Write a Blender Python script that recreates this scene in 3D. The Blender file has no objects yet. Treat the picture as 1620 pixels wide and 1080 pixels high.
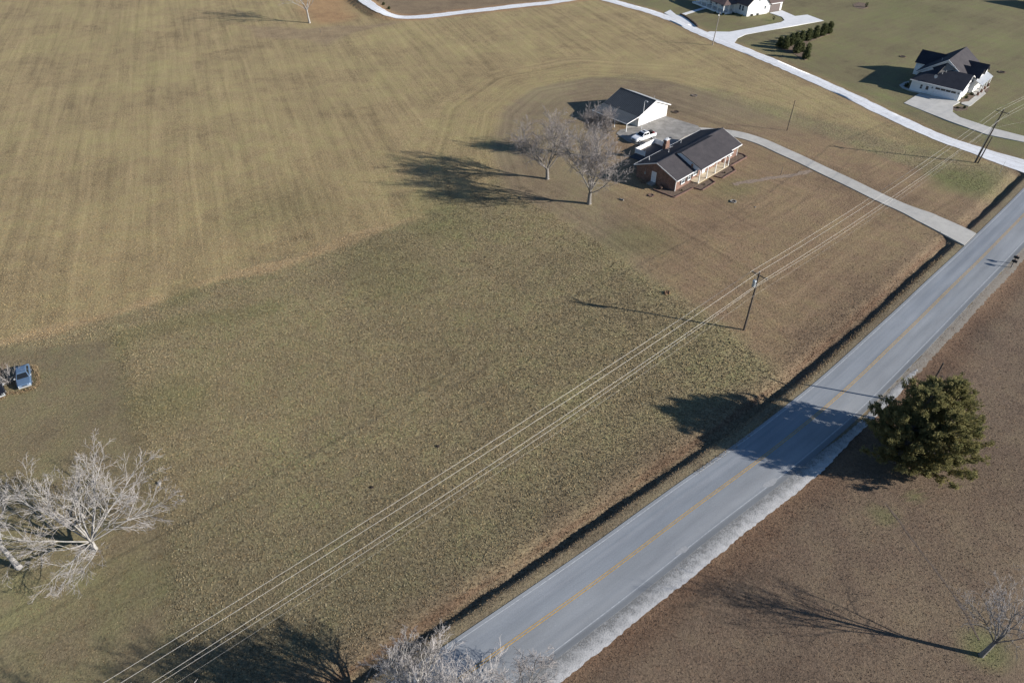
import bpy, math, random
import numpy as np
from mathutils import Vector, Matrix
R = math.radians
C = bpy.context.scene.collection

# ------------------------------------------------------------------ camera, sky, sun, exposure
CAM_H, PITCH, FPX = 64.0, R(40), 1100.0
cd = bpy.data.cameras.new('camera'); cam = bpy.data.objects.new('camera', cd); C.objects.link(cam)
cd.sensor_width = 36; cd.lens = 36 * FPX / 1620; cd.clip_start = 0.5; cd.clip_end = 12000
cam.location = (0, 0, CAM_H); cam.rotation_euler = (R(90) - PITCH, 0, 0)
bpy.context.scene.camera = cam
SUN_AZ, SUN_EL = R(-15.5), R(21)
w = bpy.data.worlds.new('World'); bpy.context.scene.world = w; w.use_nodes = True
wn = w.node_tree; bg = wn.nodes['Background']
sky = wn.nodes.new('ShaderNodeTexSky'); sky.sky_type = 'NISHITA'; sky.sun_disc = False
sky.sun_elevation = SUN_EL; sky.sun_rotation = math.pi / 2 - SUN_AZ
sky.air_density = 1.0; sky.dust_density = 0.1; sky.ozone_density = 5.0
wn.links.new(sky.outputs[0], bg.inputs[0]); bg.inputs[1].default_value = 0.062
sd = bpy.data.lights.new('sun', 'SUN'); sd.energy = 4.6; sd.angle = R(0.53); sd.color = (1.0, 0.945, 0.87)
so = bpy.data.objects.new('sun', sd); C.objects.link(so)
sv = Vector((math.cos(SUN_AZ) * math.cos(SUN_EL), math.sin(SUN_AZ) * math.cos(SUN_EL), math.sin(SUN_EL)))
so.rotation_euler = sv.to_track_quat('Z', 'Y').to_euler(); so.location = (60, -20, 90)
vs = bpy.context.scene.view_settings
vs.view_transform = 'Standard'; vs.look = 'None'; vs.gamma = 1.0; vs.exposure = 0.80; vs.use_curve_mapping = False
bpy.context.scene.render.resolution_x = 1024; bpy.context.scene.render.resolution_y = 682

# ------------------------------------------------------------------ measuring: photo pixel -> ground point
def G(px, py, z=0.0):
    x = (px - 810) / FPX; y = (540 - py) / FPX
    c, s = math.cos(PITCH), math.sin(PITCH)
    r = (x, c + y * s, -s + y * c); t = (z - CAM_H) / r[2]
    return np.array([t * r[0], t * r[1], z])
def GP(pts): return np.array([G(*p)[:2] for p in pts])

# ------------------------------------------------------------------ mesh helpers
MATS = {}
def link_mesh(name, me, mat=None, parent=None, smooth=False):
    if mat: me.materials.append(MATS[mat] if isinstance(mat, str) else mat)
    me.polygons.foreach_set('use_smooth', [bool(smooth)] * len(me.polygons))
    o = bpy.data.objects.new(name, me); C.objects.link(o)
    if parent: o.parent = parent
    return o
def fast_mesh(name, v, quads=None, tris=None):
    v = np.asarray(v, dtype=np.float32)
    me = bpy.data.meshes.new(name); me.vertices.add(len(v)); me.vertices.foreach_set('co', v.ravel())
    q = np.zeros((0, 4), int) if quads is None else np.asarray(quads, dtype=np.int32)
    t = np.zeros((0, 3), int) if tris is None else np.asarray(tris, dtype=np.int32)
    li = np.concatenate([q.ravel(), t.ravel()]).astype(np.int32)
    st = np.concatenate([np.arange(len(q)) * 4, len(q) * 4 + np.arange(len(t)) * 3]).astype(np.int32)
    me.loops.add(len(li)); me.loops.foreach_set('vertex_index', li)
    me.polygons.add(len(st)); me.polygons.foreach_set('loop_start', st)
    me.update(calc_edges=True); me.validate()
    return me
class MB:
    def __init__(s): s.v = []; s.f = []
    def add(s, vs, fs):
        n = len(s.v); s.v += [tuple(map(float, p)) for p in vs]; s.f += [tuple(i + n for i in f) for f in fs]; return s
    def box(s, x0, x1, y0, y1, z0, z1):
        return s.add([(x0,y0,z0),(x1,y0,z0),(x1,y1,z0),(x0,y1,z0),(x0,y0,z1),(x1,y0,z1),(x1,y1,z1),(x0,y1,z1)],
                     [(0,3,2,1),(4,5,6,7),(0,1,5,4),(1,2,6,5),(2,3,7,6),(3,0,4,7)])
    def obox(s, c, d, n, hw, hl, z0, z1):      # box on centre c, axes d (length) and n (width)
        c = np.array(c[:2]); P = [c - d*hl - n*hw, c + d*hl - n*hw, c + d*hl + n*hw, c - d*hl + n*hw]
        return s.add([(p[0],p[1],z0) for p in P] + [(p[0],p[1],z1) for p in P],
                     [(0,3,2,1),(4,5,6,7),(0,1,5,4),(1,2,6,5),(2,3,7,6),(3,0,4,7)])
    def prism(s, pts, axis, a0, a1):           # polygon in the other two axes extruded along axis
        n = len(pts)
        def mk(p, a): return {'x': (a, p[0], p[1]), 'y': (p[0], a, p[1]), 'z': (p[0], p[1], a)}[axis]
        return s.add([mk(p, a0) for p in pts] + [mk(p, a1) for p in pts],
                     [tuple(range(n))[::-1], tuple(range(n, 2*n))] + [(i, (i+1) % n, n + (i+1) % n, n + i) for i in range(n)])
    def slab(s, pts, th):                      # planar polygon thickened downwards
        n = len(pts)
        return s.add(list(pts) + [(p[0], p[1], p[2] - th) for p in pts],
                     [tuple(range(n)), tuple(range(n, 2*n))[::-1]] + [(i, n + i, n + (i+1) % n, (i+1) % n) for i in range(n)])
    def cyl(s, p0, p1, r0, r1=None, n=10, caps=True):
        r1 = r0 if r1 is None else r1
        p0 = Vector(p0); p1 = Vector(p1); d = (p1 - p0).normalized()
        a = d.orthogonal().normalized(); b = d.cross(a); vs = []
        for p, r in ((p0, r0), (p1, r1)):
            for i in range(n):
                t = 2*math.pi*i/n; vs.append(p + (a*math.cos(t) + b*math.sin(t))*r)
        fs = [(i, (i+1) % n, n + (i+1) % n, n + i) for i in range(n)]
        if caps: fs += [tuple(range(n))[::-1], tuple(range(n, 2*n))]
        return s.add(vs, fs)
    def tube(s, path, r, n=6):
        for a, b in zip(path[:-1], path[1:]): s.cyl(a, b, r, r, n, False)
        return s
    def ball(s, c, rx, ry, rz, n=10, m=6, jit=0, rng=random):
        vs = []; fs = []
        for j in range(m+1):
            th = math.pi*j/m
            for i in range(n):
                ph = 2*math.pi*i/n; k = 1 + jit*(rng.random()-.5)
                vs.append((c[0]+rx*k*math.sin(th)*math.cos(ph), c[1]+ry*k*math.sin(th)*math.sin(ph), c[2]+rz*k*math.cos(th)))
        for j in range(m):
            for i in range(n):
                fs.append((j*n+i, (j+1)*n+i, (j+1)*n+(i+1) % n, j*n+(i+1) % n))
        return s.add(vs, fs)
    def loft(s, secs):                         # closed sections with equal counts, ends capped
        n = len(secs[0]); vs = [p for q in secs for p in q]; fs = []
        for k in range(len(secs)-1):
            for i in range(n): fs.append((k*n+i, k*n+(i+1) % n, (k+1)*n+(i+1) % n, (k+1)*n+i))
        fs += [tuple(range(n))[::-1], tuple(range((len(secs)-1)*n, len(secs)*n))]
        return s.add(vs, fs)
    def build(s, name, mat, parent=None, smooth=False):
        import bmesh
        me = bpy.data.meshes.new(name); me.from_pydata(s.v, [], s.f)
        bm = bmesh.new(); bm.from_mesh(me); bmesh.ops.recalc_face_normals(bm, faces=bm.faces); bm.to_mesh(me); bm.free()
        return link_mesh(name, me, mat, parent, smooth)
def tag(o, label=None, cat=None, group=None, kind=None):
    if label: o['label'] = label
    if cat: o['category'] = cat
    if group: o['group'] = group
    if kind: o['kind'] = kind
    return o
def thing(name, label, cat, loc, rz=0, group=None):
    o = bpy.data.objects.new(name, None); C.objects.link(o); o.empty_display_size = .5
    o.location = loc; o.rotation_euler = (0, 0, rz); return tag(o, label, cat, group)
def copy_tree(o, parent=None):
    c = o.copy(); C.objects.link(c); c.parent = parent
    for ch in list(o.children): copy_tree(ch, c)
    return c

# ------------------------------------------------------------------ materials
def mat(name, col, rough=.8, spec=.3, metal=0, var=0, scale=1.0, bump=0, bscale=None, coord='Object', col2=None, detail=4, trans=0, coat=0):
    m = bpy.data.materials.new(name); m.use_nodes = True; nt = m.node_tree; b = nt.nodes['Principled BSDF']
    b.inputs['Roughness'].default_value = rough; b.inputs['Specular IOR Level'].default_value = spec
    b.inputs['Metallic'].default_value = metal; b.inputs['Base Color'].default_value = (*col, 1)
    b.inputs['Coat Weight'].default_value = coat
    if var or bump or col2:
        tc = nt.nodes.new('ShaderNodeTexCoord')
        n = nt.nodes.new('ShaderNodeTexNoise'); n.inputs['Scale'].default_value = scale; n.inputs['Detail'].default_value = detail
        nt.links.new(tc.outputs[coord], n.inputs['Vector'])
        mx = nt.nodes.new('ShaderNodeMix'); mx.data_type = 'RGBA'
        c2 = col2 or tuple(min(1, x*(1+var)) for x in col); c1 = col if col2 else tuple(x*(1-var) for x in col)
        mx.inputs[6].default_value = (*c1, 1); mx.inputs[7].default_value = (*c2, 1)
        rp = nt.nodes.new('ShaderNodeMapRange'); rp.inputs[1].default_value = .3; rp.inputs[2].default_value = .7
        nt.links.new(n.outputs[0], rp.inputs[0]); nt.links.new(rp.outputs[0], mx.inputs[0]); nt.links.new(mx.outputs[2], b.inputs['Base Color'])
        if bump:
            n2 = nt.nodes.new('ShaderNodeTexNoise'); n2.inputs['Scale'].default_value = bscale or scale*6; n2.inputs['Detail'].default_value = 3
            nt.links.new(tc.outputs[coord], n2.inputs['Vector'])
            bp = nt.nodes.new('ShaderNodeBump'); bp.inputs['Strength'].default_value = .8; bp.inputs['Distance'].default_value = bump
            nt.links.new(n2.outputs[0], bp.inputs['Height']); nt.links.new(bp.outputs[0], b.inputs['Normal'])
    MATS[name] = m; return m
class NT:                                   # tiny node-graph helper
    def __init__(s, name):
        s.m = bpy.data.materials.new(name); s.m.use_nodes = True; s.t = s.m.node_tree; s.b = s.t.nodes['Principled BSDF']; MATS[name] = s.m
        s.b.inputs['Specular IOR Level'].default_value = .2; s.b.inputs['Roughness'].default_value = .9
    def put(s, sock, val):
        if hasattr(val, 'is_output'): s.t.links.new(val, sock)
        elif isinstance(val, (tuple, list)) and len(val) == 3 and sock.type == 'RGBA': sock.default_value = (*val, 1)
        else: sock.default_value = val
    def attr(s, n, out): a = s.t.nodes.new('ShaderNodeAttribute'); a.attribute_name = n; return a.outputs[out]
    def pos(s): return s.t.nodes.new('ShaderNodeNewGeometry').outputs['Position']
    def obj(s): return s.t.nodes.new('ShaderNodeTexCoord').outputs['Object']
    def uv(s): return s.t.nodes.new('ShaderNodeTexCoord').outputs['UV']
    def noise(s, vec, sc, det=3, rough=.55, dist=0):
        n = s.t.nodes.new('ShaderNodeTexNoise'); s.put(n.inputs['Vector'], vec); n.inputs['Scale'].default_value = sc
        n.inputs['Detail'].default_value = det; n.inputs['Roughness'].default_value = rough; n.inputs['Distortion'].default_value = dist; return n.outputs[0]
    def rng(s, v, a, b, c=0., d=1.):
        n = s.t.nodes.new('ShaderNodeMapRange'); s.put(n.inputs[0], v)
        for i, x in enumerate((a, b, c, d)): s.put(n.inputs[i+1], x)
        return n.outputs[0]
    def math(s, op, a, b=0.):
        n = s.t.nodes.new('ShaderNodeMath'); n.operation = op; s.put(n.inputs[0], a); s.put(n.inputs[1], b); return n.outputs[0]
    def vmul(s, v, k):
        n = s.t.nodes.new('ShaderNodeVectorMath'); n.operation = 'MULTIPLY'; s.put(n.inputs[0], v); n.inputs[1].default_value = k; return n.outputs[0]
    def mix(s, f, a, b, blend='MIX'):
        n = s.t.nodes.new('ShaderNodeMix'); n.data_type = 'RGBA'; n.blend_type = blend
        s.put(n.inputs[0], f); s.put(n.inputs[6], a); s.put(n.inputs[7], b); return n.outputs[2]
    def scale(s, col, f):
        n = s.t.nodes.new('ShaderNodeVectorMath'); n.operation = 'SCALE'; s.put(n.inputs[0], col); s.put(n.inputs[3], f); return n.outputs[0]
    def color(s, c): s.put(s.b.inputs['Base Color'], c)
    def bump(s, h, dist, strength=1.0):
        n = s.t.nodes.new('ShaderNodeBump'); s.put(n.inputs['Height'], h); n.inputs['Distance'].default_value = dist; n.inputs['Strength'].default_value = strength
        s.t.links.new(n.outputs[0], s.b.inputs['Normal'])

def ground_material():
    k = NT('ground'); P = k.pos(); tint = k.attr('tint', 'Color'); mow = k.attr('mow', 'Vector'); tuft = k.attr('tuft', 'Fac'); green = k.attr('green', 'Fac')
    big = k.noise(P, .045, 3); mid = k.noise(P, .3, 4, .6); fine = k.noise(P, 3.4, 5, .75); fine2 = k.noise(P, 7, 3, .7); clump = k.noise(P, 1.1, 3, .6)
    st = k.noise(k.vmul(mow, (.55, .02, 1)), 1.0, 5, .75, .35)
    gr = k.rng(k.math('ADD', k.math('MULTIPLY', mid, .6), k.math('MULTIPLY', big, .5)), .48, .70)
    c = k.mix(k.math('MULTIPLY', gr, green), tint, k.mix(1.0, tint, (.72, .86, .66), 'MULTIPLY'))
    c = k.mix(k.math('MULTIPLY', k.rng(fine2, .52, .72), k.rng(tuft, 0, 1, .18, .5)), c, k.mix(1.0, c, (1.6, 1.48, 1.3), 'MULTIPLY'))
    c = k.mix(k.math('MULTIPLY', k.rng(clump, .55, .75), .4), c, k.mix(1.0, c, (1.15, .95, .82), 'MULTIPLY'))
    f = k.math('ADD', k.rng(fine, .3, .7, -.55, .55), 0)
    f = k.math('MULTIPLY', f, k.rng(tuft, 0, 1, .45, 1.0))
    f = k.math('ADD', f, k.rng(mid, .3, .7, -.17, .17)); f = k.math('ADD', f, k.rng(big, .3, .7, -.20, .20))
    f = k.math('ADD', f, k.math('MULTIPLY', k.rng(st, .3, .7, -.28, .28), k.attr('mowk', 'Fac')))
    c = k.scale(c, k.math('ADD', f, 1.0)); k.color(c)
    h = k.math('ADD', k.math('MULTIPLY', fine, k.rng(tuft, 0, 1, .35, 1.)), k.math('MULTIPLY', fine2, .25)); k.bump(h, .22, .75)
ground_material()
k = NT('grass_tuft'); k.color(k.attr('tint', 'Color')); k.b.inputs['Specular IOR Level'].default_value = .1
def asphalt():
    k = NT('asphalt'); P = k.pos(); U = k.uv()
    sx = k.t.nodes.new('ShaderNodeSeparateXYZ'); k.put(sx.inputs[0], U); t = sx.outputs[0]
    band = k.noise(k.vmul(U, (1.25, .012, 1)), 1.0, 3, .6); patch = k.noise(k.vmul(U, (.5, .09, 1)), 1.0, 4, .6); g = k.noise(P, 14, 3, .7)
    wp = k.math('ABSOLUTE', k.math('SUBTRACT', k.math('ABSOLUTE', t), 1.65))       # wheel paths either side of lane centre
    wheel = k.rng(k.math('ABSOLUTE', k.math('SUBTRACT', wp, .8)), .0, .5, 1., 0.)
    c = k.mix(k.rng(band, .35, .65), (.21, .232, .258), (.268, .284, .305))
    c = k.mix(k.math('MULTIPLY', wheel, .35), c, (.305, .32, .335))
    c = k.mix(k.rng(t, .2, -.2, 0., .35), c, (.275, .28, .28))
    c = k.mix(k.rng(t, -3.08, -3.3), c, (.175, .185, .195)); c = k.mix(k.rng(t, 2.7, 3.1), c, (.27, .285, .30))
    f = k.math('ADD', k.rng(patch, .3, .7, .86, 1.12), k.rng(g, .3, .7, -.12, .12)); k.color(k.scale(c, f)); k.b.inputs['Roughness'].default_value = .75; k.b.inputs['Specular IOR Level'].default_value = .35
    k.bump(g, .01, .6)
asphalt()
def gravel(name, c1, c2, edge, ew=.5):
    k = NT(name); P = k.pos(); U = k.uv(); n = k.noise(P, 6, 4, .7); m = k.noise(P, .8, 4, .65); st = k.noise(k.vmul(U, (1.1, .03, 1)), 1, 3)
    c = k.mix(k.rng(n, .3, .7), c1, c2); c = k.mix(k.math('MULTIPLY', k.rng(st, .45, .7), .45), c, edge)
    c = k.mix(k.math('MULTIPLY', k.rng(m, .5, .72), ew), c, edge); k.color(c); k.bump(n, .04, .8)
gravel('gravel_white', (.62, .63, .64), (.85, .86, .88), (.44, .42, .40), .5)
k = NT('gravel_shoulder'); P_ = k.pos(); U_ = k.uv(); sx_ = k.t.nodes.new('ShaderNodeSeparateXYZ'); k.put(sx_.inputs[0], U_)
n_ = k.noise(P_, 7, 4, .75); m_ = k.noise(P_, 1.2, 4, .65)
f_ = k.rng(k.math('ADD', k.math('ADD', sx_.outputs[0], k.rng(n_, .3, .7, -1.1, 1.1)), k.rng(m_, .3, .7, -.6, .6)), .9, -1.0)
k.color(k.mix(f_, (.19, .19, .185), k.mix(k.rng(n_, .35, .65), (.42, .41, .395), (.66, .65, .635)))); k.bump(n_, .05, .8)
def concrete(name, a, b, stain=.5):
    k = NT(name); P = k.pos(); n = k.noise(P, .5, 5, .65); g = k.noise(P, 12, 3, .6); m = k.noise(P, 2.2, 4, .7)
    oi = k.t.nodes.new('ShaderNodeObjectInfo').outputs['Random']
    c = k.mix(k.rng(n, .3, .7), a, b); c = k.scale(c, k.math('ADD', k.rng(g, .3, .7, .93, 1.05), k.rng(oi, 0, 1, -.05, .05)))
    c = k.mix(k.math('MULTIPLY', k.rng(m, .55, .75), stain), c, k.mix(1., c, (.68, .66, .62), 'MULTIPLY')); k.color(c); k.bump(g, .004, .5)
concrete('concrete_drive', (.41, .395, .365), (.51, .49, .445))
concrete('concrete_pad', (.19, .18, .165), (.37, .352, .325), 1.0)
gravel('verge_dirt', (.20, .17, .135), (.34, .31, .265), (.21, .165, .125), .7)
concrete('concrete_pale', (.42, .41, .385), (.52, .505, .47), .35)
concrete('concrete_white', (.62, .63, .64), (.74, .745, .75), .25)
def brick(name, c1, c2, mortar):
    k = NT(name); U = k.obj()
    sp = k.t.nodes.new('ShaderNodeSeparateXYZ'); k.put(sp.inputs[0], U)
    cb = k.t.nodes.new('ShaderNodeCombineXYZ'); k.put(cb.inputs[0], k.math('ADD', sp.outputs[0], sp.outputs[1])); k.put(cb.inputs[1], sp.outputs[2])
    t = k.t.nodes.new('ShaderNodeTexBrick'); k.put(t.inputs['Vector'], cb.outputs[0]); t.inputs['Scale'].default_value = 1
    t.inputs['Brick Width'].default_value = .215; t.inputs['Row Height'].default_value = .075; t.inputs['Mortar Size'].default_value = .008
    t.inputs['Color1'].default_value = (*c1, 1); t.inputs['Color2'].default_value = (*c2, 1); t.inputs['Mortar'].default_value = (*mortar, 1)
    n = k.noise(U, 1.3, 4); k.color(k.scale(t.outputs['Color'], k.rng(n, .3, .7, .8, 1.2))); k.bump(t.outputs['Fac'], -.006, .7)
brick('brick_red', (.150, .074, .056), (.225, .125, .092), (.28, .22, .18))
def shingle(name, a, b):
    k = NT(name); U = k.obj(); n = k.noise(U, .6, 4, .6); g = k.noise(U, 9, 3, .7)
    sp = k.t.nodes.new('ShaderNodeSeparateXYZ'); k.put(sp.inputs[0], U)
    row = k.math('FRACT', k.math('MULTIPLY', sp.outputs[2], 17.0))
    c = k.mix(k.rng(n, .3, .7), a, b); c = k.scale(c, k.math('ADD', k.rng(g, .3, .7, .78, 1.2), k.rng(row, 0, .2, -.12, 0.))); k.color(c); k.bump(g, .012, .7); k.b.inputs['Roughness'].default_value = .92
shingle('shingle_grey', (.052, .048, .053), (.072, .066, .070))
shingle('shingle_black', (.030, .033, .045), (.045, .048, .060))  # on the white house: shade painted into slopes turned from the sun
shingle('shingle_sunlit', (.20, .185, .17), (.25, .23, .21))  # white house roof again, sunlight painted into one facet
shingle('shingle_brown', (.11, .08, .075), (.15, .11, .10))
def siding(name, a, step, axis=2):
    k = NT(name); U = k.obj(); sp = k.t.nodes.new('ShaderNodeSeparateXYZ'); k.put(sp.inputs[0], U)
    co = sp.outputs[2] if axis == 2 else k.math('ADD', sp.outputs[0], sp.outputs[1])
    fr = k.math('FRACT', k.math('MULTIPLY', co, 1/step)); n = k.noise(U, .7, 4)
    k.color(k.scale(a, k.rng(n, .3, .7, .93, 1.04))); k.bump(fr if axis == 2 else k.rng(fr, 0, .12), .012, .9); k.b.inputs['Roughness'].default_value = .55
siding('siding_white', (.80, .80, .79), .12)
siding('barn_panel', (.82, .81, .78), .25, 0)
siding('batten_white', (.82, .81, .79), .4, 0)
mat('trim_white', (.80, .79, .77), .5, var=.04, scale=2)
mat('post_white', (.78, .78, .76), .5, var=.05, scale=3)
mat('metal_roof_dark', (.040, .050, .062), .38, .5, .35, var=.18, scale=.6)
mat('metal_rib', (.11, .125, .14), .4, .5, .3)
mat('metal_roof_light', (.46, .47, .48), .42, .5, .25, var=.1, scale=.8)  # on the barn: light painted into the sunlit roof slope
mat('metal_roof_white', (.70, .70, .68), .5, .4, var=.12, scale=.7)
mat('glass_dark', (.015, .018, .022), .08, .6)
mat('glass_house', (.05, .07, .09), .1, .6)
mat('shutter_dark', (.02, .022, .03), .6)
mat('door_white', (.72, .73, .75), .5, var=.04, scale=2)
mat('door_panel', (.66, .67, .69), .5)
mat('door_brown', (.16, .13, .12), .5, var=.1, scale=3)
mat('porch_floor', (.55, .47, .34), .8, var=.12, scale=1.2)
mat('wood_brown', (.20, .12, .07), .8, var=.25, scale=3)
mat('wood_grey', (.17, .15, .13), .9, var=.3, scale=4, bump=.01)
mat('pole_wood', (.085, .070, .060), .9, var=.3, scale=3, bump=.01, bscale=10)
mat('pole_pale', (.30, .27, .24), .85, var=.2, scale=3, bump=.01, bscale=10)
mat('galvanised', (.42, .44, .46), .4, .5, .6, var=.12, scale=5)
mat('transformer_grey', (.36, .40, .43), .35, .5, .3, var=.08, scale=4)
mat('porcelain', (.55, .54, .52), .3)
mat('wire_metal', (.55, .52, .47), .5, .4, .1)
mat('black_metal', (.012, .012, .014), .45, .5)
mat('mulch', (.15, .11, .082), 1, var=.35, scale=3, bump=.04)
mat('edging_block', (.17, .105, .085), .9, var=.28, scale=5, bump=.01)
mat('bark_grey', (.20, .185, .17), .95, var=.3, scale=4, bump=.015, bscale=14)
mat('bark_pale', (.33, .315, .295), .9, var=.28, scale=3, bump=.012, bscale=12)
mat('twig_grey', (.30, .27, .255), .95, var=.15, scale=.8)
mat('twig_pale', (.36, .335, .32), .95, var=.18, scale=.8)
mat('twig_brown', (.15, .105, .085), .95, var=.2, scale=.8)
mat('cedar_leaf', (.135, .142, .062), .85, .15, col2=(.31, .27, .12), scale=1.3, detail=6)
def leafy(mname, f):
    nt = MATS[mname].node_tree; b = nt.nodes['Principled BSDF']; t = nt.nodes.new('ShaderNodeBsdfTranslucent'); x = nt.nodes.new('ShaderNodeMixShader'); x.inputs[0].default_value = f
    src = b.inputs['Base Color'].links[0].from_socket; nt.links.new(src, t.inputs[0]); nt.links.new(b.outputs[0], x.inputs[1]); nt.links.new(t.outputs[0], x.inputs[2]); nt.links.new(x.outputs[0], nt.nodes['Material Output'].inputs[0])
leafy('cedar_leaf', .42)
mat('arbor_leaf', (.075, .095, .042), .85, .15, col2=(.15, .155, .07), scale=1.2); leafy('arbor_leaf', .35)
mat('shrub_leaf', (.03, .04, .018), .9, .15, col2=(.06, .07, .03), scale=2)
mat('dry_grass', (.24, .165, .095), .95, .1, col2=(.33, .26, .165), scale=2)
mat('tyre', (.018, .018, .019), .85); mat('rim', (.45, .46, .48), .35, .5, .7)
mat('paint_white', (.80, .81, .82), .28, .5, coat=.6, var=.02, scale=1)
mat('paint_blue', (.12, .19, .29), .32, .5, .25, coat=.6, var=.1, scale=1.5)
mat('paint_black', (.014, .014, .017), .25, .5, coat=.5)
mat('paint_silver', (.55, .57, .58), .35, .5, .4, var=.08, scale=3)
mat('lamp_clear', (.75, .77, .78), .12, .6); mat('lamp_red', (.35, .015, .012), .2, .5)
mat('plastic_dark', (.03, .03, .032), .6); mat('bed_grey', (.10, .10, .105), .7, var=.15, scale=3)
mat('tool_red', (.28, .03, .02), .5)
mat('line_white', (.40, .415, .425), .7, var=.2, scale=3); mat('line_yellow', (.46, .29, .085), .7, var=.25, scale=2.5)
mat('ash', (.03, .028, .026), 1, var=.4, scale=5); mat('stone_grey', (.28, .27, .25), .9, var=.25, scale=6, bump=.02)
mat('soil_dark', (.05, .038, .03), 1, var=.3, scale=4, bump=.04)
mat('stake_pale', (.62, .60, .52), .7)
mat('asphalt_patch', (.33, .335, .34), .9, var=.12, scale=4)
mat('rust_pipe', (.12, .10, .09), .8, var=.2, scale=5)
mat('dark_strip', (.135, .104, .080), .98, var=.25, scale=2, bump=.02)
mat('deck_shade', (.045, .048, .06), .7, var=.25, scale=2)  # house shade over the patio, put into the deck colour
mat('sand_track', (.26, .20, .15), .98, var=.25, scale=2, bump=.02)

# ------------------------------------------------------------------ the county road: centre line, distances, ground height
def catmull(pts, step=1.0):
    pts = [np.array(p, float) for p in pts]; P = [2*pts[0]-pts[1]] + pts + [2*pts[-1]-pts[-2]]; out = []
    for i in range(1, len(P)-2):
        a, b, c, d = P[i-1], P[i], P[i+1], P[i+2]; n = max(2, int(np.linalg.norm(c-b)/step))
        for k in range(n):
            t = k/n; out.append(.5*((2*b)+(-a+c)*t+(2*a-5*b+4*c-d)*t*t+(-a+3*b-3*c+d)*t**3))
    out.append(pts[-1]); return np.array(out)
cl = [(-4.87,28.58),(4.34,35.29),(19.18,46.6),(40.6,63.3),(72.07,92.06),(93.86,112.5)]
d0 = np.array([math.cos(R(36)), math.sin(R(36))]); d1 = np.array([math.cos(R(44)), math.sin(R(44))])
ctrl = [np.array(cl[0]) - d0*90, np.array(cl[0]) - d0*45, np.array(cl[0])-d0*18] + [np.array(p) for p in cl] + [np.array(cl[-1]) + d1*k for k in (40, 100, 200, 320)]
ROAD = catmull(ctrl, .8)
# smooth
for _ in range(30): ROAD[1:-1] = .25*ROAD[:-2] + .5*ROAD[1:-1] + .25*ROAD[2:]
ext = np.array([ROAD[-1] + d1*k for k in (20, 50, 100, 200, 400, 800, 1600, 3200, 5500)])
def tangents(P):
    T = np.gradient(P, axis=0); return T / np.linalg.norm(T, axis=1)[:, None]
def poly_dist(P, line):                      # unsigned distance of points (N,2) to a polyline, arc length, signed side
    best = np.full(len(P), 1e9); arc = np.zeros(len(P)); side = np.zeros(len(P)); s0 = 0
    for a, b in zip(line[:-1], line[1:]):
        ab = b-a; L = np.linalg.norm(ab)
        if L < 1e-9: continue
        u = np.clip(((P-a) @ ab)/L**2, 0, 1); q = P-(a+u[:, None]*ab); d = np.hypot(q[:, 0], q[:, 1]); m = d < best
        best[m] = d[m]; arc[m] = s0+u[m]*L; side[m] = np.sign(ab[0]*q[m, 1]-ab[1]*q[m, 0]); s0 += L
    return best, arc, side
def inside(P, poly):
    x, y = P[:, 0], P[:, 1]; r = np.zeros(len(P), bool); n = len(poly)
    for i in range(n):
        x1, y1 = poly[i]; x2, y2 = poly[(i+1) % n]
        if y1 == y2: continue
        r ^= ((y1 > y) != (y2 > y)) & (x < (x2-x1)*(y-y1)/(y2-y1)+x1)
    return r
def sdf(P, poly):                            # + inside
    d, _, _ = poly_dist(P, np.vstack([poly, poly[:1]])); return np.where(inside(P, poly), d, -d)
def sm(x, a, b): t = np.clip((x-a)/(b-a), 0, 1); return t*t*(3-2*t)
LANE2 = catmull(GP([(938,-9),(900,0),(800,12),(700,24),(640,28),(608,24),(585,12),(568,-2),(550,-20)]), 1.5)
def zg(x, y):
    x = np.asarray(x, float); y = np.asarray(y, float)
    return .07*np.sin(x*.11+.4)*np.sin(y*.09+1.1) + .05*np.sin(x*.23+y*.17+2) + .03*np.sin(x*.37-y*.29)
def z1(x, y): return float(zg(x, y))
def at(px, py): p = G(px, py); return (p[0], p[1], z1(p[0], p[1]))

DRIVE_C = catmull(GP([(1531,379),(1502,362),(1470,347),(1420,325),(1380,307),(1330,283),(1279,259),(1240,241),(1205,225),(1165,213),(1128,208),(1095,206)]), 1.0)
LANE = catmull(GP([(1680,285),(1620,263),(1543,237),(1472,211),(1390,174),(1314,138),(1220,97),(1126,60),(1050,26),(960,0),(925,-12),(860,-35)]), 1.5)

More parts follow.
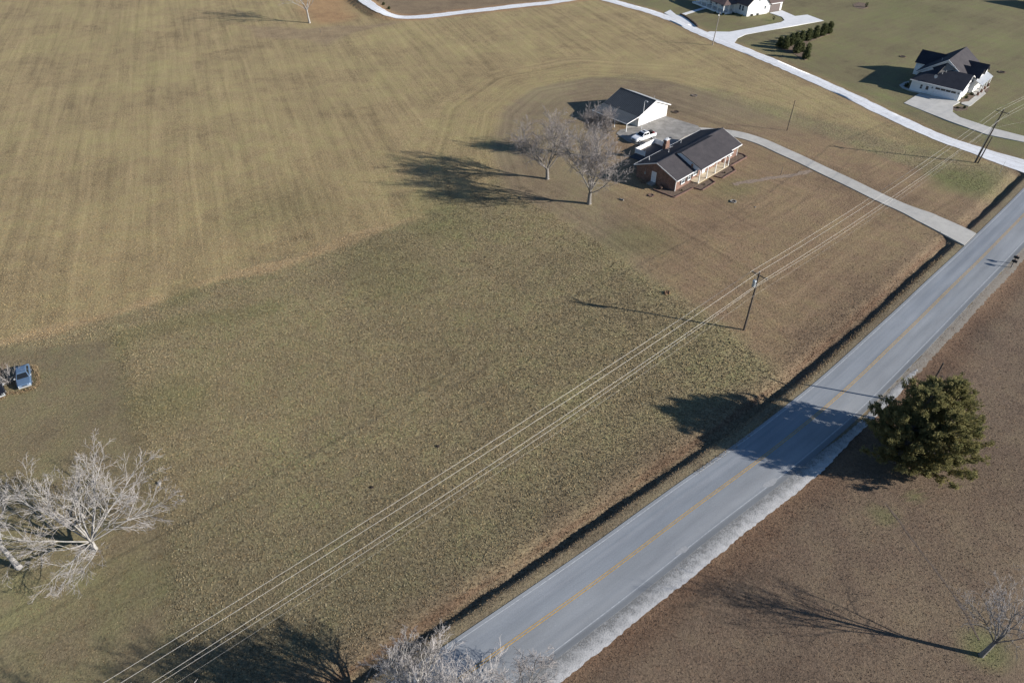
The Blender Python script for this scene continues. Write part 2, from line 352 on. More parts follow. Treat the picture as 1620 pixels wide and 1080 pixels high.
def rows_s():
    s = [0]; tot = np.sum(np.linalg.norm(np.diff(ROAD, axis=0), axis=1)); out = []; x = 0
    arc = np.concatenate([[0], np.cumsum(np.linalg.norm(np.diff(ROAD, axis=0), axis=1))])
    while x < tot:
        px = np.interp(x, arc, ROAD[:, 0]); py = np.interp(x, arc, ROAD[:, 1]); out.append((px, py)); x += .8 if py < 130 else 1.5
    return np.array(out + list(map(tuple, ext)))
def build_ground():
    rp = rows_s(); T = tangents(rp); Nn = np.stack([-T[:, 1], T[:, 0]], 1)
    toff = [13,11.5,10,9,8.2,7.6,7.1,6.8,6.5,6.2,5.95,5.7,5.5,5.3,5.1,4.9,4.7,4.4,4.0,3.3,0,-3.3,-4.0,-4.6,-5.2,-5.8,-6.5,-7.5,-9,-11,-13]
    far = [0]; st = 1.15
    while far[-1] < 5000:
        far.append(far[-1]+st)
        if far[-1] > 330: st *= 1.25
    farR = [0]; st = 1.0
    while farR[-1] < 5000:
        farR.append(farR[-1]+st)
        if farR[-1] > 90: st *= 1.2
    nr = len(rp); cols = []; tcol = []
    for d in far[:0:-1]: cols.append(rp + Nn*toff[0] - np.array([d, 0])); tcol.append(np.full(nr, np.nan))
    for t in toff: cols.append(rp + Nn*t); tcol.append(np.full(nr, t))
    for d in farR[1:]: cols.append(rp + Nn*toff[-1] + np.array([d, 0])); tcol.append(np.full(nr, np.nan))
    XY = np.stack(cols, 1); Tt = np.stack(tcol, 1); nc = XY.shape[1]; P = XY.reshape(-1, 2); tt = Tt.reshape(-1)
    z = zg(P[:, 0], P[:, 1]); fd = np.hypot(P[:, 0], P[:, 1]-120); z = z*np.clip((1500-fd)/900, 0, 1)
    # ditch on the field side, a smaller swale on the other; filled where the drive and the lane cross
    m = ~np.isnan(tt); rng = np.random.default_rng(4)
    q = P[m]; t = tt[m]; k = np.ones(len(q)); dd, _, _ = poly_dist(q, DRIVE_C[:8]); k *= sm(dd, 2.4, 3.6)
    dl, _, _ = poly_dist(q, LANE[:12]); k *= sm(dl, 3.0, 4.8)
    jt = t + .07*np.sin(q[:, 0]*.8+1)*np.sin(q[:, 1]*.53) + .06*np.sin(q[:, 0]*2.7+q[:, 1]*1.9)
    dep = .60 + .12*np.sin(q[:, 0]*.21) + .06*np.sin(q[:, 0]*1.3)
    prof = np.interp(jt, [4.55, 4.8, 5.35, 5.85, 7.6, 9.5, 13], [0, -.06, -1, -1, .02, .08, 0])
    sw = np.interp(-jt, [4.6, 6, 7.2, 9, 13], [0, -.12, -.02, .12, 0])*(t < 0)
    z[m] += prof*dep*k*(t > 0) + sw
    # earth bank carrying the far gravel lane round its bend
    near = (P[:, 1] > 225) & (P[:, 1] < 290) & (P[:, 0] < -30) & (P[:, 0] > -90); q = P[near]; dl, _, sd_ = poly_dist(q, LANE2)
    z[near] += 1.05*(1-sm(dl, 2.5, 3.7))*sm(-q[:, 0], 34, 46)
    # ---- albedo by vegetation zone
    NOI = .6*np.sin(P[:, 0]*.35+P[:, 1]*.2)+.5*np.sin(P[:, 0]*.13-P[:, 1]*.41)
    col = np.tile(np.array([.246, .206, .130]), (len(P), 1)); tuft = np.ones(len(P)); green = np.full(len(P), .75); mowk = np.full(len(P), .35)
    mu = P @ np.array([-math.sin(R(39)), math.cos(R(39))]); mv = P @ np.array([math.cos(R(39)), math.sin(R(39))])
    def blend(mask, c, tf=None, gr=None, mk=None):
        mm = mask[:, None]; col[:] = col*(1-mm)+np.array(c)*mm
        if tf is not None: tuft[:] = tuft*(1-mask)+tf*mask
        if gr is not None: green[:] = green*(1-mask)+gr*mask
        if mk is not None: mowk[:] = mowk*(1-mask)+mk*mask
    north = GP([(-400,640),(-200,600),(0,545),(200,490),(380,430),(520,385),(660,340),(780,300),(810,240),(800,170),(880,128),(1000,118),(1130,140),(1300,190),(1560,260),(1640,200),(1126,40),(940,-10),(600,-30),(300,-60),(-800,-60)])
    dn = sdf(P, north)+NOI; mn = sm(dn, -1.2, 1.2); blend(mn, (.304, .243, .143), .70, .55, .85)
    a0 = G(440,60)[:2]; a1 = G(545,300)[:2]; dv = (a1-a0)/np.linalg.norm(a1-a0); nv = np.array([-dv[1], dv[0]])
    mu = np.where(mn > .5, (P-a0) @ nv, mu); mv = np.where(mn > .5, (P-a0) @ dv, mv)
    blend((1-mn)*sm(-P[:, 1], -62, -30)*.75, (.180, .158, .105))  # not a zone: south field tint darkens toward the near side
    # rough tan strip between the two fields
    ln = catmull(GP([(-200,602),(0,540),(120,512),(220,482),(330,445),(450,418),(560,375),(665,342)]), 3); d, _, _ = poly_dist(P, ln)
    blend(sm(-(d+.8*NOI), -1.9, -.3)*.75, (.36, .272, .165), .8, .1, .1)
    # house lawn with circular mowing
    lawn = GP([(862,330),(800,300),(780,240),(790,180),(840,140),(930,122),(1060,130),(1190,170),(1330,225),(1440,262),(1530,300),(1600,310),(1545,365),(1510,395),(1420,470),(1330,560),(1255,612),(1200,560),(1120,495),(1010,425),(930,370)])
    dl = sdf(P, lawn); ml = sm(dl+.4*NOI, -.8, .8); blend(ml, (.220, .176, .122), .35, .55, .75)
    blend(ml*sm(P[:, 1], 165, 140)*sm(P[:, 0], 15, 26)*.8, (.250, .176, .116))
    nearl = (dl > -16) & (P[:, 0] < 70); mu = np.where(nearl, dl*1.35, mu); mv = np.where(nearl, (P[:, 0]-28)*.5, mv); mowk[:] = np.where(nearl, np.maximum(mowk, .55), mowk)
    # worn edge lines
    for pts, wd, c, s in [([(860,335),(930,375),(1010,430),(1120,500),(1200,565),(1250,605)], 1.0, (.28,.23,.145), .5),
                          ([(190,540),(205,640),(235,760),(262,900),(262,1080)], .35, (.11,.105,.06), .5),
                          ([(170,545),(250,520),(420,490)], 1.6, (.16,.155,.08), .4)]:
        d, _, _ = poly_dist(P, catmull(GP(pts), 2)); blend(sm(-d, -wd*2, -wd*.3)*s, c)
    # neighbour's lawn at the left edge
    lft = GP([(-300,600),(0,550),(170,540),(190,600),(205,680),(235,780),(262,900),(258,1090),(240,1200),(-300,1200)])
    ml2 = sm(sdf(P, lft)+.3*NOI, -.6, .6); blend(ml2, (.204, .170, .110), .4, .75, .15)
    # lawns beyond the gravel lane
    dlane, _, slane = poly_dist(P, LANE[::3]); bey = (slane < 0) & (P[:, 1] > 95)
    mb = sm(np.where(bey, dlane, -dlane), 1.5, 4.0); blend(mb, (.185, .165, .098), .12, .9, .35)
    dl2, _, s2 = poly_dist(P, LANE2[::2]); up = (s2 < 0) & (P[:, 1] > 238) & (P[:, 0] > -55) & (P[:, 0] < 36); blend(sm(np.where(up, dl2, -dl2), 1.5, 3.5), (.215, .165, .115), .2, .3, .1)
    # bare red clay and worn ground
    for pts, c, s, soft in [([(470,-60),(555,-60),(556,5),(572,28),(560,34),(500,42),(470,20)], (.31,.190,.108), .75, 9.0),
                            ([(380,40),(480,44),(600,38),(640,34),(560,52),(520,75),(470,62),(400,60)], (.26,.20,.135), .8, 3.0)]:
        q = GP(pts); blend(sm(sdf(P, q)+NOI*1.2, -soft*.4, soft*.6)*s, c, .4, .1, .1)
    d = dlane; blend(sm(-(d+.5*NOI), -4.6, -2.2)*.7, (.235, .165, .105), .4, .1, 0)
    d = dl2; blend(sm(-(d+.5*NOI), -5.2, -2.6)*.7, (.30, .19, .115), .4, .05, 0)
    # right of the road and the verges
    dr, _, sr = poly_dist(P, np.vstack([ROAD[::7], ROAD[-1:], ext])); right = sr < 0
    mr = sm(np.where(right, dr, -dr), 2, 3); blend(mr, (.166, .124, .093), .28, .35, .1)
    blend(mr*sm(-(dr+.9*NOI), -9.5, -6.5)*.55, (.175, .105, .068), .4, .1, 0)
    blend(sm(-dr, -4.75, -4.4), (.20, .165, .115), .5, .3, 0)
    lf = (~right) & (dr > 4.6); rd = sm(-(dr+.5*NOI), -11.5, -6.6)*lf*np.clip((140-P[:, 1])/10, 0, 1); blend(rd*.75, (.175, .132, .095), .8, .2, .1)
    blend(sm(-(np.abs(dr-6.6)+.25*NOI), -.55, -.1)*lf*np.clip((112-P[:, 1])/8, 0, 1)*.6, (.140, .088, .060), .8, .05, 0)
    d, _, _ = poly_dist(P, DRIVE_C); blend(sm(-(d+.3*NOI), -2.9, -1.9)*.5, (.17, .13, .09), .4, .2, 0)
    # damp green patches seen in the grass
    for x, y, r, s in [(1530,285,7,.8),(1590,200,10,.5),(1480,225,8,.4),(260,640,5,.4),(210,930,4,.25),(1000,380,6,.5),(1160,300,5,.4),(700,340,9,.4),(620,420,9,.3),(1450,20,16,.35),(1560,1030,2.0,.9),(1400,818,1,.7),(1447,786,.8,.8),(290,465,3,.5),(430,330,10,.25)]:
        c = G(x, y)[:2]; d = np.hypot(P[:, 0]-c[0], P[:, 1]-c[1]); blend(sm(-(d+NOI*r*.25), -r*1.5, -r*.3)*s, (.150, .152, .075))
    col *= np.array([1.04, 1.0, .93])
    i = np.arange((nr-1)*(nc-1)); r_ = i//(nc-1); c_ = i % (nc-1); a = r_*nc+c_
    quads = np.stack([a, a+1, a+1+nc, a+nc], 1)
    me = fast_mesh('ground', np.column_stack([P, z]), quads)
    def fa(n, v, ty='FLOAT', key='value'):
        at_ = me.attributes.new(n, ty, 'POINT'); at_.data.foreach_set(key, np.asarray(v, np.float32).ravel())
    fa('tint', np.column_stack([col, np.ones(len(P))]), 'FLOAT_COLOR', 'color'); fa('tuft', tuft); fa('green', green); fa('mowk', mowk)
    fa('mow', np.column_stack([mu, mv, np.zeros(len(P))]), 'FLOAT_VECTOR', 'vector')
    o = link_mesh('ground', me, 'ground', None, True); tag(o, kind='structure')
    # ---- rough grass tufts standing on the fields: scattered over the ground faces, tinted like the ground below
    V0 = np.column_stack([P, z]); qc = V0[quads].mean(1); e1 = V0[quads[:, 1]]-V0[quads[:, 0]]; e2 = V0[quads[:, 3]]-V0[quads[:, 0]]; area = np.abs(e1[:, 0]*e2[:, 1]-e1[:, 1]*e2[:, 0])
    tq = tuft[quads].mean(1); vis = (qc[:, 1] > 22) & (qc[:, 1] < 235) & (np.abs(qc[:, 0]) < 24+.70*qc[:, 1]); dcam = np.hypot(qc[:, 0], qc[:, 1])
    dr_q = dr[quads].mean(1); dd_q = poly_dist(qc[:, :2], DRIVE_C[::3])[0]; dl_q = dlane[quads].mean(1); d2_q = dl2[quads].mean(1)
    bare = (dr_q < 4.1) | (dd_q < 2.1) | (dl_q < 2.4) | (d2_q < 2.6) | inside(qc[:, :2], GP([(975,200),(1053,183),(1112,202),(1180,215),(1172,250),(1070,312),(1000,292),(985,225)])) | inside(qc[:, :2], GP([(1425,170),(1445,110),(1520,70),(1570,100),(1560,140),(1640,235),(1640,200),(1520,170)])) | inside(qc[:, :2], GP([(1080,50),(1090,-20),(1250,-20),(1310,34),(1180,70)]))
    dens = np.clip(.55+.45*tq, .12, 1)*np.clip(230/np.maximum(dcam, 40)-.75, .25, 2.2)*vis*(~bare); wgt = dens*area; rg = np.random.default_rng(12); NT_ = 560000
    fi = rg.choice(len(quads), NT_, p=wgt/wgt.sum()); uu = rg.random((NT_, 2)); qd = quads[fi]
    wts = np.stack([(1-uu[:, 0])*(1-uu[:, 1]), uu[:, 0]*(1-uu[:, 1]), uu[:, 0]*uu[:, 1], (1-uu[:, 0])*uu[:, 1]], 1)
    pos = (V0[qd]*wts[:, :, None]).sum(1); cc = (col[qd]*wts[:, :, None]).sum(1); tf = (tuft[qd]*wts).sum(1)
    hgt = (.026+.050*tf)*(.55+.9*rg.random(NT_))*(1-.45*np.clip((dcam[fi]-110)/90, 0, 1)); nb = 2; VV = np.zeros((NT_, nb, 3, 3)); a0_ = rg.random(NT_)*6.283
    for b_ in range(nb):
        a = a0_+b_*3.1+rg.random(NT_)*.9; dx, dy = np.cos(a), np.sin(a); wd = hgt*(.6+.7*rg.random(NT_)); ln_ = hgt*(.5+.9*rg.random(NT_))
        VV[:, b_, 0] = pos+np.stack([-dy*wd, dx*wd, 0*wd-.01], 1); VV[:, b_, 1] = pos+np.stack([dy*wd, -dx*wd, 0*wd-.01], 1); VV[:, b_, 2] = pos+np.stack([dx*ln_, dy*ln_, hgt*(.7+.4*rg.random(NT_))], 1)
    gm = fast_mesh('grass', VV.reshape(-1, 3), None, np.arange(NT_*nb*3).reshape(-1, 3))
    kk = rg.normal(1.12, .22, NT_); hue = rg.normal(0, .05, NT_); cc = cc*np.clip(kk, .45, 1.65)[:, None]*np.stack([1+hue, np.ones(NT_), 1-hue], 1); ca_ = gm.attributes.new('tint', 'FLOAT_COLOR', 'POINT')
    ca_.data.foreach_set('color', np.repeat(np.column_stack([cc, np.ones(NT_)]), nb*3, 0).astype(np.float32).ravel())
    tag(link_mesh('grass', gm, 'grass_tuft'), 'rough dormant grass tufts covering the fields and lawns', 'grass', kind='stuff')
    return o
build_ground()

def strip(name, line, offs, z, mat, parent=None, kind=None, smooth=True, jit=0, width=None, seed=0):
    """sheet along a line; offs = cross offsets (+ left), z(x,y,t) height over ground"""
    T = tangents(line); N = np.stack([-T[:, 1], T[:, 0]], 1); rng = np.random.default_rng(seed); arc = np.concatenate([[0], np.cumsum(np.linalg.norm(np.diff(line, axis=0), axis=1))])
    V = []; U = []; nc = len(offs)
    for i in range(len(line)):
        kk = 1 if width is None else width(i/(len(line)-1))
        for j, t in enumerate(offs):
            tt = t*kk + (jit*(rng.random()-.5)*2 if j in (0, nc-1) else 0)
            p = line[i]+N[i]*tt; V.append((p[0], p[1], z1(*p)+(z(t) if callable(z) else z))); U.append((tt, arc[i]))
    n = len(line); a = np.array([i*nc+j for i in range(n-1) for j in range(nc-1)])
    me = fast_mesh(name, V, np.stack([a, a+nc, a+nc+1, a+1], 1)); uv = me.uv_layers.new(name='uv'); li = np.zeros(len(me.loops), np.int32); me.loops.foreach_get('vertex_index', li)
    uv.data.foreach_set('uv', np.array(U, np.float32)[li].ravel())
    o = link_mesh(name, me, mat, parent, smooth)
    if o.data.polygons[0].normal.z < 0: o.data.flip_normals()
    if kind: tag(o, kind=kind)
    return o
RI = ROAD
road = strip('road', RI, [3.45, 3.42, 2, 1, 0, -1, -2, -3.05, -3.72, -3.75], lambda t: .07-.008*abs(t) - (.08 if (t > 3.43 or t < -3.73) else 0), 'asphalt', kind='structure', jit=.02, smooth=False)
def marking(name, off, wd, matn, a=0, b=1):
    n = len(RI); l = RI[int(a*n):int(b*n)]; T = tangents(l); N = np.stack([-T[:, 1], T[:, 0]], 1); return strip(name, l+N*off, [wd/2, -wd/2], .0745-.008*abs(off), matn, road)
marking('edge_line', 3.05, .10, 'line_white'); marking('edge_line', -3.05, .09, 'line_white')
marking('centre_line', .12, .09, 'line_yellow'); marking('centre_line', -.12, .09, 'line_yellow')
# white gravel shoulder on the right side
T = tangents(ROAD); Nr = np.stack([-T[:, 1], T[:, 0]], 1)
sh0 = int(np.argmin(np.hypot(*(ROAD-G(800,1120)[:2]).T))); sh1 = int(np.argmin(np.hypot(*(ROAD-G(1420,578)[:2]).T)))
rr = np.random.default_rng(2)
line = catmull((ROAD-Nr*4.60)[sh0:sh1+2], .28)
strip('gravel_shoulder', line, [.95, .6, .2, -.2, -.6, -.98], lambda t: .036-.012*abs(t), 'gravel_shoulder', kind='structure', jit=.09, width=lambda u: (1.0-.5*min(1, max(0, (u-.62)/.15))-.35*max(0, (u-.93)/.07))*(1+.04*math.sin(u*23)+.02*math.sin(u*83+1)))
sh2 = int(np.argmin(np.hypot(*(ROAD-G(1660,300)[:2]).T)))
strip('dirt_verge', catmull((ROAD-Nr*4.45)[sh1-12:sh2], .3), [.68, .3, 0, -.3, -.62], lambda t: .022-.02*abs(t), 'verge_dirt', kind='structure', jit=.16)
for i, (x, y, a, b) in enumerate([(1228,768,1.0,.55),(1082,877,.8,.45)]):      # gravel dragged onto the lane edge
    p = G(x, y)[:2]; k = int(np.argmin(np.hypot(*(ROAD-p).T))); c = ROAD[k]-Nr[k]*2.9; m = MB(); t = T[k]; n = Nr[k]
    rg_ = random.Random(i); pts = []
    for kk_ in range(14):
        an = 6.283*kk_/14; ra = rg_.uniform(.75, 1.15); pts.append(c+t*a*(1.1*math.cos(an)*ra-.35*math.sin(an))+n*b*math.sin(an)*ra*.75)
    m.add([(q[0], q[1], z1(*q)+.0785-.008*2.9) for q in pts], [tuple(range(14))]); tag(m.build('gravel_spill', 'asphalt_patch', road))

def slabs(name, line, half, length, matn, zt=.09, gap=.03, flare=None):
    """concrete slab after slab along a line; each slab its own piece"""
    root = bpy.data.objects.new(name, None); C.objects.link(root); tag(root, kind='structure')
    arc = np.concatenate([[0], np.cumsum(np.linalg.norm(np.diff(line, axis=0), axis=1))]); n = max(1, int(round(arc[-1]/length)))
    T = tangents(line); N = np.stack([-T[:, 1], T[:, 0]], 1)
    def pt(s, t):
        p = np.array([np.interp(s, arc, line[:, 0]), np.interp(s, arc, line[:, 1])]); nn = np.array([np.interp(s, arc, N[:, 0]), np.interp(s, arc, N[:, 1])]); return p+nn*t
    for i in range(n):
        s0 = arc[-1]*i/n+gap/2; s1 = arc[-1]*(i+1)/n-gap/2; m = MB(); V = []; K = 4
        for k in range(K+1):
            s = s0+(s1-s0)*k/K; h = half if flare is None else half+flare(s)
            for t, dz in ((h, -.25), (h, zt), (-h, zt), (-h, -.25)):
                p = pt(s, t); V.append((p[0], p[1], z1(*p)+dz))
        m.loft([V[4*k:4*k+4] for k in range(K+1)]); m.build('concrete_slab', matn, root)
    return root
DRV = slabs('driveway', DRIVE_C[np.hypot(*(DRIVE_C-DRIVE_C[0]).T) > 7.5], 1.62, 4.2, 'concrete_drive', .10, .03, lambda s: .75*math.exp(-(s/3.0)**2))
kd = int(np.argmin(np.hypot(*(ROAD-G(1532,377)[:2]).T))); ar = [ROAD[kd]+Nr[kd]*3.5+T[kd]*a for a in (-2.6, 2.9)]
st_ = DRIVE_C[np.hypot(*(DRIVE_C-DRIVE_C[0]).T) > 7.47][:2]; dd_ = (st_[1]-st_[0])/np.linalg.norm(st_[1]-st_[0]); nn_ = np.array([-dd_[1], dd_[0]]); st_ = st_[0]
sA = st_-nn_*2.36; sB = st_+nn_*2.36
if np.linalg.norm(sA-ar[0]) > np.linalg.norm(sB-ar[0]): sA, sB = sB, sA
def bez(a, b, c): return [(1-t)**2*a+2*t*(1-t)*b+t*t*c for t in (.25, .5, .75)]
ap = [sA, *bez(sA, (sA+ar[0])/2-dd_*.9+(sA-sB)*.02, ar[0]), ar[0], ar[1], *bez(ar[1], ar[1]*.75+sB*.25-(ar[0]-ar[1])*.08, sB), sB]
m = MB(); zz_ = max(z1(*p) for p in ap); m.prism([tuple(p) for p in ap], 'z', zz_-.3, zz_+.055); m.build('concrete_slab', 'concrete_drive', DRV)
def slab_poly(name, pts, matn, zt=.06, kind='structure', parent=None, deep=.2):
    m = MB(); q = GP(pts) if not isinstance(pts, np.ndarray) else pts; zz = max(z1(*p) for p in q)
    m.prism([tuple(p) for p in q], 'z', zz-deep, zz+zt); o = m.build(name, matn, parent)
    if kind: tag(o, kind=kind)
    return o
# gravel lanes
strip('gravel_lane', LANE, [2.0, 1.9, 1, 0, -1, -1.9, -2.0], lambda t: .10-.02*abs(t), 'gravel_white', kind='structure', jit=.2, width=lambda u: 1.0+.8*max(0, .1-u)/.1)
def z2(x, y): return 1.05*float(sm(np.array([-x]), 34, 46)[0])
_z1 = z1
def z1(x, y):
    if y > 225 and -90 < x < -30:
        d, _, _ = poly_dist(np.array([[x, y]]), LANE2); return _z1(x, y)+z2(x, y)*float(1-sm(d, 2.5, 3.7)[0])
    return _z1(x, y)
strip('gravel_lane', LANE2, [1.9, 1, 0, -1, -1.9], .07, 'gravel_white', kind='structure', jit=.2)

# ------------------------------------------------------------------ building helpers (local axes of the house Empty)
def wall_x(m, x0, x1, y0, th, z0, z1_): m.box(x0, x1, y0, y0+th, z0, z1_)
def window(parent, c, axis, w_, h, out, panes=(2, 2), shutters=None, sill=True, glass='glass_house'):
    """window on a wall; c = centre on the wall face, axis = 'x' or 'y' along the wall, out = +-1 outward on the other axis"""
    x, y, z = c; e = .05
    def bx(m, a0, a1, z0, z1_, d0, d1):
        lo, hi = sorted((d0*out, d1*out))
        if axis == 'x': m.box(x+a0, x+a1, y+lo, y+hi, z0, z1_)
        else: m.box(x+lo, x+hi, y+a0, y+a1, z0, z1_)
    m = MB(); fw = .07
    bx(m, -w_/2-fw, w_/2+fw, z+h/2, z+h/2+fw, .003, .06); bx(m, -w_/2-fw, w_/2+fw, z-h/2-fw, z-h/2, .003, .06)
    bx(m, -w_/2-fw, -w_/2, z-h/2, z+h/2, .003, .06); bx(m, w_/2, w_/2+fw, z-h/2, z+h/2, .003, .06)
    f = m.build('window', 'trim_white', parent)
    nx, nz = panes
    for i in range(nx):
        for j in range(nz):
            g = MB(); a0 = -w_/2+w_*i/nx+.02; a1 = -w_/2+w_*(i+1)/nx-.02; bx(g, a0, a1, z-h/2+h*j/nz+.02, z-h/2+h*(j+1)/nz-.02, .004, .03); g.build('pane', glass, f)
    g = MB()
    for i in range(1, nx): bx(g, -w_/2+w_*i/nx-.02, -w_/2+w_*i/nx+.02, z-h/2, z+h/2, .002, .045)
    for j in range(1, nz): bx(g, -w_/2, w_/2, z-h/2+h*j/nz-.025, z-h/2+h*j/nz+.025, .002, .042)
    if g.v: g.build('muntin', 'trim_white', f)
    if sill: s = MB(); bx(s, -w_/2-.12, w_/2+.12, z-h/2-fw-.06, z-h/2-fw, .002, .12); s.build('sill', 'trim_white', f)
    if shutters:
        for sg in (-1, 1):
            s = MB(); a = sg*(w_/2+fw+.22); bx(s, a-.19, a+.19, z-h/2-.05, z+h/2+.05, .003, .05); s.build('shutter', shutters, parent)
    return f
def door(parent, c, axis, w_, h, out, matn='door_white', frame='trim_white', panels=True):
    x, y, z = c
    def bx(m, a0, a1, z0, z1_, d0, d1):
        lo, hi = sorted((d0*out, d1*out))
        if axis == 'x': m.box(x+a0, x+a1, y+lo, y+hi, z0, z1_)
        else: m.box(x+lo, x+hi, y+a0, y+a1, z0, z1_)
    m = MB(); bx(m, -w_/2, w_/2, z, z+h, .004, .05); d = m.build('door', matn, parent)
    f = MB(); bx(f, -w_/2-.1, -w_/2, z, z+h+.1, .003, .07); bx(f, w_/2, w_/2+.1, z, z+h+.1, .003, .07); bx(f, -w_/2, w_/2, z+h, z+h+.1, .003, .07); f.build('frame', frame, d)
    if panels:
        for i in (0, 1):
            for j in range(3):
                p = MB(); bx(p, -w_/2+.1+i*w_/2, -w_/2+w_/2-.06+i*w_/2, z+.15+j*h/3, z+h/3-.05+j*h/3, .05, .062); p.build('panel', 'door_panel', d)
    k = MB(); bx(k, w_/2-.16, w_/2-.08, z+.95, z+1.03, .05, .11); k.build('handle', 'galvanised', d)
    return d
def bush(name, label, loc, r, h, matn='shrub_leaf', seed=0, n=260, cat='shrub', group=None):
    rng = np.random.default_rng(seed); u = rng.normal(size=(n, 3)); u /= np.linalg.norm(u, axis=1)[:, None]; rad = .55+.5*rng.random(n)
    c = u*rad[:, None]*np.array([r, r, h/2])+np.array([0, 0, h/2]); c[:, 2] = np.maximum(c[:, 2], .04)
    sz = .30*min(r, h)*(.6+.8*rng.random(n)); a = rng.normal(size=(n, 3)); a /= np.linalg.norm(a, axis=1)[:, None]; b = np.cross(a, u); b /= np.linalg.norm(b, axis=1)[:, None]+1e-9
    V = np.concatenate([c+a*sz[:, None], c-a*sz[:, None]*.6+b*sz[:, None]*.6, c-a*sz[:, None]*.6-b*sz[:, None]*.6]); V[:, 2] = np.maximum(V[:, 2], .01)
    o = link_mesh(name, fast_mesh(name, V, None, np.stack([np.arange(n), np.arange(n)+n, np.arange(n)+2*n], 1)), matn)
    o.location = (loc[0], loc[1], loc[2]-.02); return tag(o, label, cat, group)

# ------------------------------------------------------------------ brick ranch house
def ranch_house():
    h = thing('brick_house', 'long red brick ranch house with dark grey shingle roof and white porch posts', 'house', (31.23, 121.12, z1(31, 121)), R(45))
    L, D = 22.4, 9.2; rv, rz, ez = 4.6, 4.5, 2.47      # ridge position, ridge and eave heights
    sl = (rz-ez)/(rv+.45)
    # walls: brick box with gable ends
    m = MB(); th = .2; e2 = 2.62
    m.box(0, 5.6, 0, th, -.4, e2); m.box(17.4, L, 0, th, -.4, e2); m.box(5.6, 17.4, .35, .35+th, -.4, 3.55)
    m.box(5.6, 5.6+th, th, .35, -.4, e2); m.box(17.4-th, 17.4, th, .35, -.4, e2); m.box(0, L, D-th, D, -.4, e2)
    for x in (0, L-th):
        m.prism([(th, -.4), (D-th, -.4), (D-th, e2), (D-.02, e2), (rv, rz-.10), (.02, e2), (th, e2)], 'x', x, x+th)
    m.build('wall', 'brick_red', h)
    # roof: near and far wings, rear slope, raised centre over the porch
    def roof_wing(x0, x1):
        m = MB(); m.slab([(x0, -.45, ez), (x1, -.45, ez), (x1, rv, rz), (x0, rv, rz)], .14); return m.build('roof', 'shingle_grey', h)
    roof_wing(-.3, 6.3); roof_wing(17.0, L+.6)
    m = MB(); m.slab([(-.3, rv+.002, rz), (L+.6, rv+.002, rz), (L+.6, D+.5, ez), (-.3, D+.5, ez)], .14); rear = m.build('roof', 'shingle_grey', h)
    x0, x1 = 5.95, 17.3; by, bz, ey, e_z = 3.38, 4.96, -1.75, 3.12
    m = MB(); m.slab([(x0, ey, e_z), (x1, ey, e_z), (x1, by, bz), (x0, by, bz)], .13); m.build('roof', 'shingle_grey', h)
    m = MB(); m.slab([(x0, by+.002, bz), (x1, by+.002, bz), (x1, rv+.25, rz-.085), (x0, rv+.25, rz-.085)], .1); m.build('roof', 'shingle_grey', h)
    for x in (x0+.08, x1-.2):                                         # cheek walls closing the raised centre
        m = MB(); m.prism([(ey+.25, e_z-.1), (-.45, 2.4), (.6, 2.75), (rv, rz-.12), (by, bz-.13), (ey+.25, e_z-.06)], 'x', x, x+.12); m.build('gable_cheek', 'siding_white', h)
    m = MB()
    for xa, xb in ((-.3, 5.94), (17.32, L+.6)): m.box(xa, xb, -.56, -.452, ez-.17, ez-.01)
    m.box(-.3, L+.6, D+.502, D+.61, ez-.17, ez-.01); m.box(x0, x1, ey-.11, ey-.002, e_z-.15, e_z-.01); m.build('gutter', 'trim_white', h)
    for x in (-.345, L+.602):
        m = MB(); m.add([(x, -.5, ez-.19), (x, rv, rz-.19), (x, D+.55, ez-.19), (x, D+.55, ez-.005), (x, rv, rz-.002), (x, -.5, ez-.005),
               (x+.043, -.5, ez-.19), (x+.043, rv, rz-.19), (x+.043, D+.55, ez-.19), (x+.043, D+.55, ez-.005), (x+.043, rv, rz-.002), (x+.043, -.5, ez-.005)],
              [(0,1,4,5), (1,2,3,4), (6,11,10,7), (7,10,9,8), (0,6,7,1), (1,7,8,2), (2,8,9,3), (3,9,10,4), (4,10,11,5), (5,11,6,0)]); m.build('rake_board', 'trim_white', h)
    m = MB(); m.box(-.3, L+.6, rv-.1, rv+.1, rz-.03, rz+.025); m.build('ridge_cap', 'shingle_black', h)
    m = MB(); m.box(5.8, 17.2, -1.55, .35, -.3, .16); m.build('porch_floor', 'porch_floor', h)
    for x in (6.1, 8.9, 12.0, 15.3, 16.9):
        m = MB(); m.box(x-.07, x+.07, -1.45, -1.31, .16, 2.98); m.box(x-.1, x+.1, -1.48, -1.28, .16, .3); m.box(x-.1, x+.1, -1.48, -1.28, 2.85, 2.98); m.build('porch_post', 'post_white', h)
    m = MB(); m.box(6.1, 17.2, -1.5, -1.27, 2.98, 3.10); m.build('porch_beam', 'trim_white', h)
    for x in (.02, L-.1):
        m = MB(); m.box(x, x+.1, -.1, -.003, -.3, 2.35); m.build('downspout', 'trim_white', h)
    for x, w_ in ((2.6, 1.0), (4.7, .8), (19.7, 1.1)): window(h, (x, 0, 1.45), 'x', w_, 1.15, -1, (1, 2), 'shutter_dark')
    for x, w_ in ((7.3, 1.2), (13.4, 1.6), (16.2, .9)): window(h, (x, .35, 1.5), 'x', w_, 1.25, -1, (2, 2), 'shutter_dark')
    door(h, (10.4, .35, .17), 'x', .95, 2.05, -1); door(h, (0, 5.0, .25), 'y', .9, 2.05, -1)
    m = MB(); m.box(-1.2, -.004, 4.3, 5.7, -.2, .2); m.build('doorstep', 'concrete_pad', h)
    m = MB(); m.box(-.12, -.003, 6.9, 7.2, 1.2, 1.7); m.cyl((-.06, 7.05, 1.7), (-.06, 7.05, 2.6), .03, n=6); m.build('electric_meter', 'galvanised', h)
